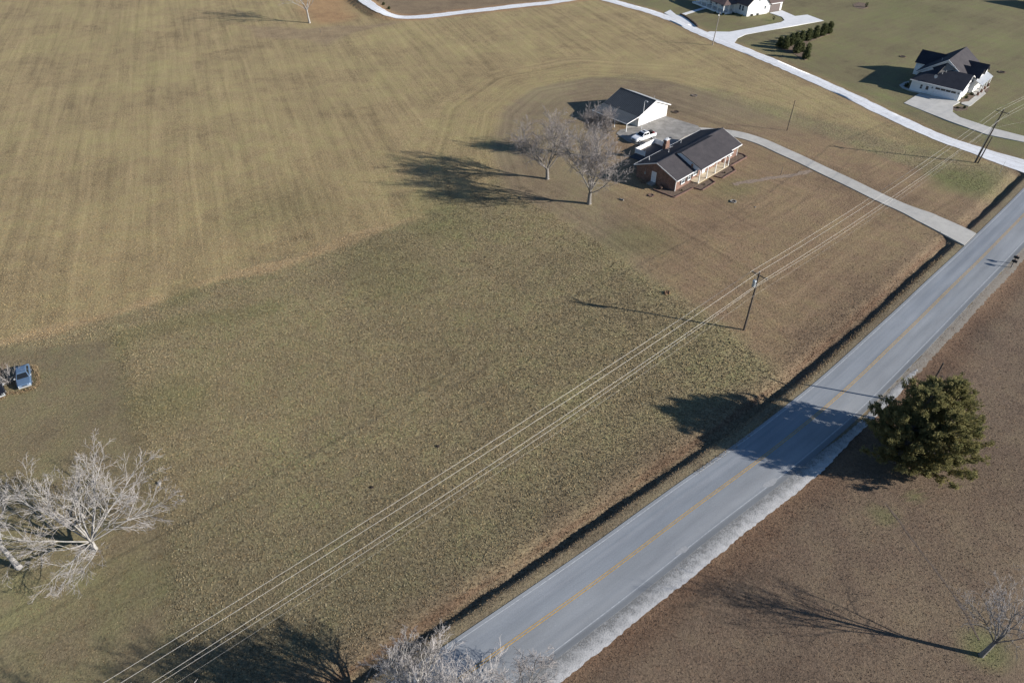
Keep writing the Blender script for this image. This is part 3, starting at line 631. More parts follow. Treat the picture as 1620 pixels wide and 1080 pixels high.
    window(h, (17.5, D, 1.5), 'x', 1.2, 1.1, 1, (1, 2)); window(h, (21, D, 1.5), 'x', 1, 1.1, 1, (1, 2))
    m = MB(); m.box(9.4, 10.8, D+.003, D+.75, -.3, 3.6); m.box(9.55, 10.65, D+.02, D+.70, 3.6, 4.4); ch = m.build('chimney', 'brick_red', h)
    m = MB(); m.box(9.47, 10.73, D-.04, D+.78, 4.4, 4.5); m.build('cap', 'concrete_white', ch)
    for x in (9.85, 10.35): m = MB(); m.cyl((x, D+.37, 4.5), (x, D+.37, 4.72), .13, n=8); m.build('flue', 'concrete_white', ch)
    m = MB(); m.slab([(9.1, D-.7, 3.01), (11.1, D-.7, 3.01), (11.1, D-.0, 2.72), (9.1, D-.0, 2.72)], .05); m.build('flashing', 'galvanised', ch)
    for x, y in ((3.0, 8.6), (13.5, 8.3), (2.2, 8.0), (6.9, 6.8)):
        z = rz-(y-rv)*(rz-ez)/(D+.5-rv); m = MB(); m.cyl((x, y, z-.1), (x, y, z+.5), .05, n=8); m.cyl((x, y, z-.02), (x, y, z+.06), .13, .06, n=8); m.build('vent_pipe', 'trim_white', h)
    m = MB(); m.box(6.0, 15.0, D+.76, 15.5, -.3, .08); m.build('patio_deck', 'deck_shade', h)  # deck coloured dark to stand in for the house shadow
    # planting beds with block edging
    bed = [np.array([(-2.1, 3.2), (-2.0, -1.4), (4.0, -1.75), (5.7, -1.6), (5.7, -.05), (0, -.05), (-.1, 3.2)]),
           np.array([(3.9, -2.0), (4.3, -3.5), (8.7, -3.5), (9.3, -1.95), (5.75, -1.7)]), np.array([(10.9, -2.3), (11.3, -3.55), (16, -3.6), (17.1, -2.3), (16.8, -1.65), (11, -1.7)]),
           np.array([(16.9, -1.6), (23.2, -1.9), (23.7, -1.0), (23.4, .8), (22.6, .8), (22.5, -.06), (17.4, -.06)])]
    edges = [[(-2.2, 3.3), (-2.05, -1.45), (4.0, -1.82)], [(3.85, -1.95), (4.25, -3.55), (8.75, -3.55), (9.4, -1.9)], [(10.85, -1.9), (11.25, -3.6), (16.05, -3.68), (17.2, -2.3), (16.95, -1.75)], [(17.0, -1.85), (23.25, -1.98), (23.78, -1.0), (23.5, .85)]]
    names = ['near corner', 'left of the porch steps', 'right of the porch steps', 'far corner']
    for b, e, nm in zip(bed, edges, names):
        m = MB(); m.prism([tuple(p) for p in b], 'z', -.2, .05+.004*names.index(nm)); m.build('mulch_bed', 'mulch', h)
        m = MB(); rng = random.Random(len(nm))
        for a, c in zip(e[:-1], e[1:]):
            a = np.array(a); c = np.array(c); Ln = np.linalg.norm(c-a); d = (c-a)/Ln; n = int(Ln/.3)
            for k in range(n):
                p = a+d*Ln*(k+.5)/n; zt = .2+rng.uniform(-.02, .03); m.obox(p, d, np.array([-d[1], d[0]]), .10, Ln/n/2-.012, -.15, zt)
        o = m.build('block_edging', 'edging_block', h); o['kind'] = 'stuff'
    return h
HOUSE = ranch_house()
pf = thing('patio_fence', 'low white panel fence behind the ranch house, beside the pickup', 'fence', HOUSE.location, R(45))
def pfence(a, b, n):
    a = np.array(a); b = np.array(b); d = (b-a)/np.linalg.norm(b-a); nn = np.array([-d[1], d[0]]); L = np.linalg.norm(b-a)
    for k in range(n+1): p = a+d*L*k/n; m = MB(); m.obox(p, d, nn, .065, .065, -.3, 1.28); m.build('post', 'post_white', pf)
    for k in range(n): m = MB(); m.obox(a+d*L*(k+.5)/n, d, nn, .025, L/n/2-.07, .12, 1.15); m.build('panel', 'door_white', pf)
pfence((8.3, 15.7), (15.1, 15.7), 4); pfence((15.1, 15.55), (15.1, 10.6), 3); pfence((8.3, 15.55), (8.3, 13.2), 1)
def hl(u, v): c, s = math.cos(R(45)), math.sin(R(45)); x = 31.23+u*c-v*s; y = 121.12+u*s+v*c; return (x, y, z1(x, y))
for i, (u, v, r, h, lb) in enumerate([(-1.0, 2.4, .55, .9, 'bare brown bush against the shaded brick gable of the ranch house'), (1.2, -.9, .25, .35, 'small dark bush under the front window of the ranch house'), (6.4, -2.6, .22, .3, 'small low bush in the bed left of the porch steps'), (13.6, -2.7, .22, .3, 'small low bush in the bed right of the porch steps')]):
    q = hl(u, v); bush('garden_bush', lb, (q[0], q[1], q[2]+.03), r, h, 'twig_brown' if i == 0 else 'shrub_leaf', i, 160 if i == 0 else 60)

# ------------------------------------------------------------------ white metal barn with a lean-to
def barn():
    b = thing('metal_barn', 'white metal garage barn with dark ribbed roof and open lean-to', 'barn', (28.48, 151.71, z1(28.5, 151.7)), R(41))
    W, D, ez, rz, rx = 10.0, 10.0, 2.75, 4.9, 5.0; th = .12
    m = MB()
    for y in (0, D-th): m.prism([(0, -.3), (W, -.3), (W, ez), (rx, rz-.12), (0, ez)], 'y', y, y+th)
    m.box(0, th, th, D-th, -.3, ez); m.box(W-th, W, th, D-th, -.3, ez); m.build('wall', 'barn_panel', b)
    sl = (rz-ez)/(rx+.45)
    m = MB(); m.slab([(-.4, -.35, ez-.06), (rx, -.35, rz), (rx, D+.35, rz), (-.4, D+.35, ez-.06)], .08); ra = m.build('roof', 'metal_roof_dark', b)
    m = MB(); m.slab([(rx+.002, -.35, rz), (W+.7, -.35, ez-.15), (W+.7, D+.35, ez-.15), (rx+.002, D+.35, rz)], .08); rb = m.build('roof', 'metal_roof_light', b)  # sunlit slope of the same roof, light painted in as paler metal
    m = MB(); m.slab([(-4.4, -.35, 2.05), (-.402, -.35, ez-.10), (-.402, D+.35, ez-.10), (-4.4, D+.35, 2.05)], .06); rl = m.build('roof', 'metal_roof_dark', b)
    n = 26
    for k in range(n):
        y = -.33+(D+.64)*k/(n-1)
        m = MB(); m.add([(-.4, y, ez-.06), (rx-.03, y, rz), (rx-.03, y+.035, rz), (-.4, y+.035, ez-.06), (-.4, y, ez-.005), (rx-.03, y, rz+.05), (rx-.03, y+.035, rz+.05), (-.4, y+.035, ez-.005)], [(0,3,2,1),(4,5,6,7),(0,1,5,4),(1,2,6,5),(2,3,7,6),(3,0,4,7)]); m.build('rib', 'metal_rib', ra)
        m = MB(); m.add([(-4.4, y, 2.05), (-.42, y, ez-.10), (-.42, y+.035, ez-.10), (-4.4, y+.035, 2.05), (-4.4, y, 2.09), (-.42, y, ez-.06), (-.42, y+.035, ez-.06), (-4.4, y+.035, 2.09)], [(0,3,2,1),(4,5,6,7),(0,1,5,4),(1,2,6,5),(2,3,7,6),(3,0,4,7)]); m.build('rib', 'metal_rib', rl)
    m = MB(); m.slab([(rx-.25, -.37, rz-.03), (rx, -.37, rz+.075), (rx, D+.37, rz+.075), (rx-.25, D+.37, rz-.03)], .02); m.slab([(rx, -.37, rz+.075), (rx+.25, -.37, rz-.03), (rx+.25, D+.37, rz-.03), (rx, D+.37, rz+.075)], .02); m.build('ridge_cap', 'metal_roof_dark', b)
    m = MB()
    m.add([(rx, -.40, rz-.2), (W+.7, -.40, ez-.34), (W+.7, -.40, ez-.12), (rx, -.40, rz+.01), (rx, -.352, rz-.2), (W+.7, -.352, ez-.34), (W+.7, -.352, ez-.12), (rx, -.352, rz+.01)], [(0,1,2,3),(4,7,6,5),(0,4,5,1),(1,5,6,2),(2,6,7,3),(3,7,4,0)])
    m.add([(-4.4, -.40, 1.93), (-.4, -.40, ez-.26), (rx, -.40, rz-.2), (rx, -.40, rz+.01), (-.4, -.40, ez-.05), (-4.4, -.40, 2.07), (-4.4, -.352, 1.93), (-.4, -.352, ez-.26), (rx, -.352, rz-.2), (rx, -.352, rz+.01), (-.4, -.352, ez-.05), (-4.4, -.352, 2.07)],
          [(0,1,4,5),(1,2,3,4),(6,11,10,7),(7,10,9,8),(0,6,7,1),(1,7,8,2),(3,9,10,4),(4,10,11,5),(5,11,6,0)]); m.build('rake_trim', 'trim_white', b)
    m = MB(); m.box(-4.45, -4.402, -.35, D+.35, 1.9, 2.07); m.build('fascia', 'trim_white', b)
    for y in (-.2, 3.3, 6.8, D+.1):
        m = MB(); m.box(-4.3, -4.18, y-.06, y+.06, -.3, 2.0); m.build('lean_to_post', 'post_white', b)
    for x0, x1 in ((1.4, 4.3), (5.6, 8.6)):
        m = MB(); m.box(x0, x1, -.045, -.003, .02, 2.25); dr = m.build('garage_door', 'trim_white', b)
        for k in range(4): m = MB(); m.box(x0+.06, x1-.06, -.07, -.047, .05+k*.55, .55+k*.55); m.build('panel', 'door_white', dr)
    door(b, (0, 1.3, .05), 'y', .9, 2.0, -1); window(b, (0, 3.6, 1.4), 'y', .8, .8, -1, (1, 2), sill=False)
    m = MB(); m.box(-4.6, -.003, -.6, D+.2, -.3, .06); m.build('lean_to_floor', 'concrete_pale', b)
    m = MB(); m.cyl((6.6, 1.5, 4.1), (6.6, 1.5, 5.1), .04, n=6); m.build('vent_pipe', 'galvanised', b)
    return b
barn()
pad = [(981,206),(1007,201.5),(1053,184.5),(1104,200),(1110,207),(1085,216),(1058,233),(1040,228),(1018,232),(992,224),(975,212)]
slab_poly('parking_pad', pad, 'concrete_pad', .075)
# gooseneck yard light by the barn
q = at(1014.5, 205.5); l = thing('yard_light', 'thin white pole light beside the barn gable', 'lamp post', q)
m = MB(); m.cyl((0, 0, -.3), (0, 0, 6.4), .07, .05, 8); m.build('pole', 'post_white', l)
m = MB(); m.tube([(0, 0, 6.4), (.1, -.05, 6.7), (.35, -.2, 6.75), (.5, -.3, 6.6)], .035); m.build('arm', 'post_white', l)
m = MB(); m.cyl((.5, -.3, 6.62), (.53, -.31, 6.45), .08, .2, 8); m.build('lamp_shade', 'galvanised', l)

# ------------------------------------------------------------------ white craftsman house on the right
def right_house():
    o = G(1514.1, 160.8); h = thing('white_house', 'white house with steep dark gables and double garage door in shade', 'house', (o[0], o[1], z1(o[0], o[1])), R(47))
    # local: x = away from garage front, y = along the front (0 right .. 11.3 left)
    W = 11.4; ez = 2.85
    m = MB(); m.box(0, .2, 0, W, -.4, ez); m.box(.2, 6.2, W-.2, W, -.4, ez)
    m.prism([(.2, -.4), (7.2, -.4), (7.2, ez), (4.8, 5.05), (0, ez-.02), (.2, ez-.02)], 'y', 0, .2)
    m.box(6.2, 18.5, 12.0, 12.2, -.4, ez+.2); m.box(7.2, 18.5, .3, .5, -.4, ez+.2); m.box(6.2, 6.4, W, 12.2, -.4, ez+.2)
    m.prism([(.3, -.4), (12.2, -.4), (12.2, ez+.2), (6.25, 7.0), (.3, ez+.2)], 'x', 18.3, 18.5)
    m.build('wall', 'siding_white', h)
    g1 = MB(); g1.prism([(.5, ez+.2), (11.9, ez+.2), (6.25, 7.15)], 'x', 5.6, 5.75); g1.build('gable_wall', 'siding_white', h)
    # garage roof: front slope with a hip on the left end, rake on the right
    m = MB(); m.slab([(-.4, -.4, ez-.1), (5.0, -.4, 5.2), (5.0, 7.2, 5.2), (-.4, W+.4, ez-.1)], .15); m.build('roof', 'shingle_black', h)  # turned from the sun: shade painted in with the darker shingle
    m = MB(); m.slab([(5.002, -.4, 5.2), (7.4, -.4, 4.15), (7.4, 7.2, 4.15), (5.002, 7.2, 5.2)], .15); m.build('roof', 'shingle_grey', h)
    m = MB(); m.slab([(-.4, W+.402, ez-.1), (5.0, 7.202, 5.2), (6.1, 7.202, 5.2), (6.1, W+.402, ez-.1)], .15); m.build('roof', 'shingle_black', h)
    # low front gable that the garage roof runs into
    m = MB(); m.slab([(2.9, 7.0, 4.35), (3.2, 7.0, 4.38), (5.55, 4.0, 5.42), (5.55, 6.25, 6.55), (4.6, 6.35, 6.05)], .1); m.build('roof', 'shingle_sunlit', h)  # sunlit facet, its light painted in with the paler shingle
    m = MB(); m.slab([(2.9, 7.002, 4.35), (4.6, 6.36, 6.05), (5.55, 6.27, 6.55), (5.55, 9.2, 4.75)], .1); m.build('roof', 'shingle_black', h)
    # main gable, ridge running back
    e = .5
    m = MB(); m.slab([(5.3, 6.248, 7.35), (19, 6.248, 7.35), (19, -.2, 2.95), (5.3, -.2, 2.95)], .16); m.build('roof', 'shingle_grey', h)  # sunlit slope, painted in the lighter of two roof colours
    m = MB(); m.slab([(5.3, 6.252, 7.35), (5.3, 12.7, 2.95), (19, 12.7, 2.95), (19, 6.252, 7.35)], .16); m.build('roof', 'shingle_black', h)  # same roof, shade painted into the darker colour
    m = MB()
    for sgn, ye in ((0, -.2), (1, 12.7)):
        m.add([(5.22, 6.25, 7.33), (5.22, ye, 2.93), (5.22, ye, 2.73), (5.22, 6.25, 7.13), (5.298, 6.25, 7.33), (5.298, ye, 2.93), (5.298, ye, 2.73), (5.298, 6.25, 7.13)], [(0,1,2,3),(4,7,6,5),(0,4,5,1),(1,5,6,2),(2,6,7,3),(3,7,4,0)])
    m.add([(-.4, -.45, ez-.28), (5.0, -.45, 5.02), (7.4, -.45, 3.97), (7.4, -.45, 4.13), (5.0, -.45, 5.19), (-.4, -.45, ez-.1), (-.4, -.402, ez-.28), (5.0, -.402, 5.02), (7.4, -.402, 3.97), (7.4, -.402, 4.13), (5.0, -.402, 5.19), (-.4, -.402, ez-.1)],
          [(0,1,4,5),(1,2,3,4),(6,11,10,7),(7,10,9,8),(0,6,7,1),(1,7,8,2),(2,8,9,3),(3,9,10,4),(4,10,11,5),(5,11,6,0)])
    m.box(-.5, -.402, -.45, W+.45, ez-.28, ez-.1); m.build('rake_trim', 'trim_white', h)
    # cross gables: two on the right, one on the back left
    def cross(xc, hw, y0, y1, zr, ze, gy, nm='roof'):
        m = MB(); m.slab([(xc-hw-.3, y0, ze), (xc-.002, y0, zr), (xc-.002, y1, zr), (xc-hw-.3, y1, ze)], .14); m.build('roof', 'shingle_black', h)  # shaded side painted darker than the lit side
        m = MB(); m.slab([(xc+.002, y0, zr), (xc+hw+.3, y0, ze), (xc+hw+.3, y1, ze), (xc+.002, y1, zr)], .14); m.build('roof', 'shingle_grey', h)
        m = MB(); a, b_ = sorted((gy, gy+.15)); m.prism([(xc-hw, -.4), (xc+hw, -.4), (xc+hw, ze+.1), (xc, zr-.12), (xc-hw, ze+.1)], 'y', a, b_); m.build('gable_wall', 'batten_white', h)
    cross(10.0, 1.9, -1.3, 3.6, 5.6, 3.9, -.9); cross(14.2, 1.9, -1.3, 3.6, 5.7, 4.0, -.9); cross(15.0, 2.6, 9.0, 15.2, 5.7, 3.2, 14.7)
    m = MB(); m.box(8.1, 16.1, -.75, .3, -.4, 3.6); m.build('side_wall', 'siding_white', h)
    m = MB(); m.box(12.4, 17.6, 12.2, 14.7, -.4, 3.1); m.build('side_wall', 'siding_white', h)
    m = MB(); m.slab([(7.3, -.9, 3.4), (16.4, -.9, 3.4), (16.4, -2.6, 2.6), (7.3, -2.6, 2.6)], .12); m.build('porch_roof', 'metal_roof_light', h)
    for x in (7.6, 10.4, 13.2, 16.1):
        m = MB(); m.box(x-.11, x+.11, -2.5, -2.28, .9, 2.55); c_ = m.build('porch_column', 'post_white', h)
        m = MB(); m.box(x-.25, x+.25, -2.64, -2.14, -.2, .9); m.build('pier', 'brick_red', c_)
    m = MB(); m.box(7.3, 16.4, -2.7, -.76, -.4, .12); m.build('porch_floor', 'concrete_pale', h)
    for x in (9.0, 11.0, 15.2): window(h, (x, -.75, 1.6), 'x', .9, 1.5, -1, (1, 2))
    door(h, (13.2, -.75, .13), 'x', 1.0, 2.1, -1, 'door_brown')
    for x in (10.0, 14.2): window(h, (x, -.9, 4.4), 'x', .6, .8, -1, (1, 2))
    for y in (1.6, 3.0): pass
    # garage door, entry door, sconces
    m = MB(); m.box(-.06, -.003, .9, 5.8, 0, 2.25); d = m.build('garage_door', 'door_white', h)
    for j in range(4):
        for k in range(4):
            m = MB(); y0 = .98+k*1.2; m.box(-.085, -.062, y0, y0+1.08, .06+j*.55, .52+j*.55)
            m.build('pane' if j == 3 else 'panel', 'glass_dark' if j == 3 else 'door_white', d)
    m = MB(); m.box(-.1, -.003, .7, .88, 0, 2.45); m.box(-.1, -.003, 5.82, 6.0, 0, 2.45); m.box(-.1, -.003, .88, 5.82, 2.27, 2.45); m.build('frame', 'trim_white', d)
    dd = door(h, (0, 7.5, .1), 'y', .9, 2.05, -1, 'door_white', panels=False); m = MB(); m.box(-.075, -.052, 7.2, 7.8, 1.1, 1.95); m.build('pane', 'glass_dark', dd)
    window(h, (0, 8.9, 1.5), 'y', .5, 1.0, -1, (1, 2)); 
    for y in (.4, 6.4): m = MB(); m.box(-.18, -.003, y-.08, y+.08, 1.7, 2.05); m.build('wall_lantern', 'black_metal', h)
    m = MB(); m.cyl((1.4, 6.9, 3.55), (1.4, 6.9, 4.15), .025, n=6); 
    for k in range(10):
        t0 = 2*math.pi*k/10; t1 = 2*math.pi*(k+1)/10
        m.add([(1.3, 6.85, 4.15), (1.12+.0*math.cos(t0), 6.8+.42*math.cos(t0), 4.2+.42*math.sin(t0)), (1.12, 6.8+.42*math.cos(t1), 4.2+.42*math.sin(t1))], [(0,1,2)])
    m.build('satellite_dish', 'porcelain', h)
    for x, y, z in ((3.2, 6.1, 4.3), (4.0, 5.6, 4.7), (9, 8.5, 5.8)): m = MB(); m.cyl((x, y, z-.2), (x, y, z+.55), .06, n=8); m.build('vent_pipe', 'porcelain', h)
    return h
right_house()
R6 = lambda x, y: (1360+x/6.23, 50+y/6.23)
slab_poly('driveway', [R6(*p) for p in [(435,710),(590,612),(955,688),(990,700),(920,735),(915,800),(985,850),(1300,955),(1640,1042),(1900,1110),(1900,1180),(1640,1100),(1250,1020),(860,880)]], 'concrete_pale', .05)
slab_poly('garden_path', [R6(*p) for p in [(1000,712),(1075,738),(1100,728),(1245,612),(1215,582),(1150,573),(1130,590),(1165,612),(1075,690),(1005,700)]], 'concrete_pale', .06)
slab_poly('garden_path', [R6(*p) for p in [(600,612),(500,590),(420,560),(390,530),(440,500),(490,490),(485,505),(430,535),(445,552),(510,575),(605,598)]], 'concrete_pale', .055)
slab_poly('mulch_bed', [R6(*p) for p in [(985,695),(1040,640),(1130,590),(1160,613),(1070,688),(1005,697)]], 'mulch', .03)
slab_poly('mulch_bed', [R6(*p) for p in [(920,738),(1000,735),(1070,742),(1060,770),(960,785),(918,765)]], 'mulch', .035)
slab_poly('mulch_bed', [R6(*p) for p in [(1165,545),(1230,520),(1280,570),(1255,605),(1215,575),(1160,565)]], 'mulch', .03)
slab_poly('mulch_bed', [R6(*p) for p in [(440,520),(490,535),(610,590),(590,600),(510,570),(445,548)]], 'mulch', .03)
for i, (x, y, r, hh, lb) in enumerate([(460,540,.55,.9,'leftmost dark shrub along the shaded wall of the right white house'),(545,568,.6,.9,'second dark shrub along the shaded wall of the right white house'),(590,580,.55,.9,'dark shrub beside the entry door of the right white house'),(1045,660,.45,.8,'shrub at the garage corner beside the curved garden path'),(1100,625,.45,.7,'shrub in the mulch between garage side and garden path'),(965,755,.4,.35,'low shrub at the tip of the mulch bed beside the pale drive'),(1030,758,.35,.7,'twiggy shrub in the mulch bed where path meets drive'),(1235,545,.5,.7,'shrub in the far mulch bed by the brick piers')]):
    bush('garden_shrub', lb, at(*R6(x, y)), r, hh, 'shrub_leaf', 20+i, 160)

# ------------------------------------------------------------------ white farmhouse at the top edge
def top_house():
    o = G(1180.75, 26.5); h = thing('white_farmhouse', 'white farmhouse with wraparound porch and brown garage door at the top edge', 'house', (o[0], o[1], z1(o[0], o[1])), R(26))
    # x along the lit gable wall (right), y away
    m = MB(); m.prism([(0, -.4), (8.6, -.4), (8.6, 3.6), (4.3, 7.4), (0, 3.6)], 'y', 0, .2); m.box(0, .2, .2, 12, -.4, 3.6); m.box(8.4, 8.6, .2, 12, -.4, 3.6); m.prism([(0, -.4), (8.6, -.4), (8.6, 3.6), (4.3, 7.4), (0, 3.6)], 'y', 12, 12.2)
    m.build('wall', 'batten_white', h)
    m = MB(); m.box(8.6, 15.0, 0.6, .8, -.4, 3.1); m.box(14.8, 15, .8, 9, -.4, 3.1); m.box(8.6, 15, 8.8, 9, -.4, 3.1); m.build('garage_wall', 'batten_white', h)
    m = MB(); m.slab([(-.5, -.4, 3.2), (4.298, -.4, 7.5), (4.298, 12.6, 7.5), (-.5, 12.6, 3.2)], .16); m.build('roof', 'shingle_brown', h)
    m = MB(); m.slab([(4.302, -.4, 7.5), (9.1, -.4, 3.2), (9.1, 12.6, 3.2), (4.302, 12.6, 7.5)], .16); m.build('roof', 'shingle_brown', h)
    m = MB(); m.slab([(9.12, .2, 3.0), (15.4, .2, 3.0), (15.4, 4.8, 5.6), (9.12, 4.8, 5.6)], .15); m.build('roof', 'shingle_brown', h)
    m = MB(); m.slab([(9.12, 4.802, 5.6), (15.4, 4.802, 5.6), (15.4, 9.4, 3.0), (9.12, 9.4, 3.0)], .15); m.build('roof', 'shingle_brown', h)
    m = MB(); m.box(10.0, 14.2, .535, .597, 0, 2.5); d = m.build('garage_door', 'door_brown', h)
    for j in range(4): m = MB(); m.box(10.08, 14.12, .50, .533, .06+j*.61, .6+j*.61); m.build('panel', 'door_brown', d)
    m = MB(); m.box(9.8, 14.4, -.1, .598, 2.62, 2.78); m.build('canopy', 'trim_white', h)
    door(h, (9.2, .6, .05), 'x', .8, 2.05, -1); window(h, (7.3, 0, 2.0), 'x', .7, .9, -1, (1, 2)); window(h, (4.3, 0, 4.8), 'x', .8, 1.1, -1, (1, 2))
    for y in (2.2, 3.6): window(h, (0, y, 2.0), 'y', .8, 1.5, -1, (1, 2))
    # main block behind with porch on two sides
    m = MB(); m.box(-2.6, -.003, 7.4, 21, -.4, 3.6); m.build('main_wall', 'batten_white', h)
    m = MB(); m.slab([(-6.0, 4.6, 3.0), (-2.4, 7.3, 4.2), (-2.4, 21, 4.2), (-6.0, 21, 3.0)], .14); m.build('porch_roof', 'shingle_brown', h)
    m = MB(); m.slab([(-5.98, 4.59, 3.0), (-.51, 4.59, 3.0), (-.51, 7.29, 4.2), (-2.4, 7.29, 4.2)], .14); m.build('porch_roof', 'shingle_brown', h)
    m = MB(); m.slab([(-3.0, 7.3, 4.22), (-.5, 7.3, 5.2), (4.2, 12.65, 7.4), (4.2, 21, 7.4), (-3.0, 21, 4.22)], .15); m.build('roof', 'shingle_brown', h)
    m = MB(); m.box(-5.6, -2.602, 5.0, 21, -.4, .45); m.box(-2.602, -.003, 5.0, 7.39, -.4, .45); m.build('porch_floor', 'trim_white', h)
    for x, y in ((-5.4, 5.2), (-3.2, 5.2), (-.9, 5.2), (-5.4, 8.0), (-5.4, 10.8), (-5.4, 13.6), (-5.4, 16.4), (-5.4, 19.2)):
        m = MB(); m.box(x-.11, x+.11, y-.11, y+.11, .45, 2.85); m.build('porch_column', 'post_white', h)
    m = MB(); m.box(-5.55, -5.25, 4.9, 21, 2.80, 3.0); m.box(-5.2, -.55, 5.0, 5.35, 2.80, 2.98); m.build('porch_beam', 'trim_white', h)
    for y in (9.2, 12.2, 17.5): window(h, (-2.6, y, 2.0), 'y', 1.0, 1.5, -1, (2, 2))
    door(h, (-2.6, 14.8, .5), 'y', 1.0, 2.1, -1, 'door_brown')
    return h
top_house()
T6 = lambda x, y: (1070+x/6.23, y/6.23)
slab_poly('driveway', [T6(*p) for p in [(570,432),(425,385),(285,330),(330,316),(520,320),(750,280),(1030,225),(1066,205),(1040,172),(920,131),(1040,108),(1170,165),(1290,150),(1452,210),(1250,242),(900,308),(680,345),(605,380)]], 'concrete_white', .035)
slab_poly('parking_bay', [T6(*p) for p in [(-60,100),(0,150),(45,150),(120,200),(200,268),(90,225),(0,190),(-120,130)]], 'concrete_white', .06)
slab_poly('garden_path', [T6(*p) for p in [(30,152),(45,140),(270,75),(300,85),(150,130),(60,158)]], 'concrete_white', .05)
rw = thing('retaining_wall', 'low dark block wall curving along the farmhouse parking bay', 'wall', (0, 0, 0))
line = catmull(GP([T6(*p) for p in [(42,150),(90,172),(140,205),(185,240),(207,268)]]), .45); Tl = tangents(line)
m = MB()
for p, t in zip(line, Tl): m.obox(p, t, np.array([-t[1], t[0]]), .18, .21, z1(*p)-.2, z1(*p)+.55)
m.build('block', 'mulch', rw)
rw.location = (*line[0], 0); rw.children[0].location = (-line[0][0], -line[0][1], 0)
for i, (x, y, lb) in enumerate([(640,165,'leftmost small shrub below the lit wall of the farmhouse'),(740,158,'second small shrub below the lit wall of the farmhouse'),(800,148,'third small shrub below the lit wall of the farmhouse'),(380,135,'dark shrub in front of the shaded farmhouse porch'),(460,150,'shrub at the corner of the farmhouse porch'),(560,140,'shrub between farmhouse porch and blue shaded wall')]):
    bush('garden_shrub', lb, at(*T6(x, y)), .5, .7, 'shrub_leaf', 40+i, 100)
bush('young_tree', 'tiny young bush alone on the grass inside the curved white drive', at(*T6(955, 205)), .45, 1.5, 'shrub_leaf', 50, 90)

# house just beyond the right edge, its shadow reaches into view
def edge_house():
    o = G(1690, 24); h = thing('neighbour_house', 'brown roofed white house beyond the top right corner casting a shadow onto the lawn', 'house', (o[0], o[1], z1(o[0], o[1])), R(40))
    m = MB(); m.box(0, .2, 0, 12, -.4, 3); m.box(9.8, 10, 0, 12, -.4, 3)
    for y in (0, 11.8): m.prism([(0.2, -.4), (9.8, -.4), (9.8, 3), (5, 6), (.2, 3)], 'y', y, y+.2)
    m.build('wall', 'siding_white', h)
    m = MB(); m.slab([(-.5, -.5, 2.8), (5, -.5, 6.2), (5, 12.5, 6.2), (-.5, 12.5, 2.8)], .15); m.build('roof', 'shingle_brown', h)
    m = MB(); m.slab([(5.002, -.5, 6.2), (10.5, -.5, 2.8), (10.5, 12.5, 2.8), (5.002, 12.5, 6.2)], .15); m.build('roof', 'shingle_brown', h)
    for y in (3, 6, 9): window(h, (0, y, 1.6), 'y', 1, 1.3, -1, (1, 2))
edge_house()

# ------------------------------------------------------------------ bare trees
def norm(v): l = math.sqrt(v[0]**2+v[1]**2+v[2]**2) or 1; return (v[0]/l, v[1]/l, v[2]/l)
def rot_about(d, ang, az, rng):
    a = norm((-d[1], d[0], 1e-4)) if abs(d[2]) < .999 else (1, 0, 0); b = (d[1]*a[2]-d[2]*a[1], d[2]*a[0]-d[0]*a[2], d[0]*a[1]-d[1]*a[0])
    s, c = math.sin(ang), math.cos(ang); ca, sa = math.cos(az), math.sin(az)
    return norm(tuple(d[i]*c+(a[i]*ca+b[i]*sa)*s for i in range(3)))
def grow(seed, H, trunk_h, r0, limbs, angs, up, ratio, kids, lean=(0, 0), minr=.012, wob=.13, levels=4, first=.3, leader=False):
    rng = random.Random(seed); segs = []
    def branch(p, d, L, r, lev):
        n = max(2, min(7, int(L/(.6 if lev < 2 else .4)))); st = L/n; pts = [p]; dirs = []; rs = [r]; w_ = wob*(1.6 if lev >= 2 else 1)
        for i in range(n):
            d = norm((d[0]+rng.gauss(0, w_), d[1]+rng.gauss(0, w_), d[2]+rng.gauss(0, w_*.7)+up[min(lev, len(up)-1)]))
            q = (p[0]+d[0]*st, p[1]+d[1]*st, max(.15, p[2]+d[2]*st)); rr_ = max(minr*.8, r*(1-.72*(i+1)/n)); segs.append((p, q, rs[-1], rr_, lev)); p = q; pts.append(p); dirs.append(d); rs.append(rr_)
        if lev < levels:
            k = kids[lev]
            for j in range(k):
                t = (first+(1-first)*(j+rng.random())/k) if j < k-1 else .99; i = min(n-1, int(t*n)); f = t*n-i
                q = tuple(pts[i][c]+(pts[i+1][c]-pts[i][c])*f for c in range(3)); rb = (rs[i]*(1-f)+rs[i+1]*f)
                dd = rot_about(dirs[i], rng.uniform(.38, .95), rng.uniform(0, 6.283), rng); LL = L*ratio*(1.12-.5*t)*rng.uniform(.7, 1.25)
                branch(q, dd, LL, max(minr, min(rb*.8, r*.5)), lev+1)
    p = (0, 0, -.3); d = norm((lean[0], lean[1], 1)); n = 5; r = r0*1.25
    top = trunk_h
    for i in range(n):
        st = (top+.3)/n; d = norm((d[0]+rng.gauss(0, .04), d[1]+rng.gauss(0, .04), d[2])); q = tuple(p[c]+d[c]*st for c in range(3)); rn = r0*(1-.3*(i+1)/n) if i else r0; segs.append((p, q, r, rn, 0)); p = q; r = rn
    off = rng.uniform(0, 6.28)
    for j in range(limbs):
        a = rng.uniform(*angs) if not (leader and j == 0) else .06
        dd = rot_about(d, a, off+6.283*j/limbs+rng.uniform(-.4, .4), rng); LL = (H-trunk_h)*rng.uniform(.78, 1.05)*(1.0 if a < .6 else .9)
        back = rng.uniform(0, .35)*trunk_h*.6 if j else 0; q = tuple(p[c]-d[c]*back for c in range(3))
        branch(q, dd, LL, min(.16, r*rng.uniform(.30, .55)), 1)
    return segs
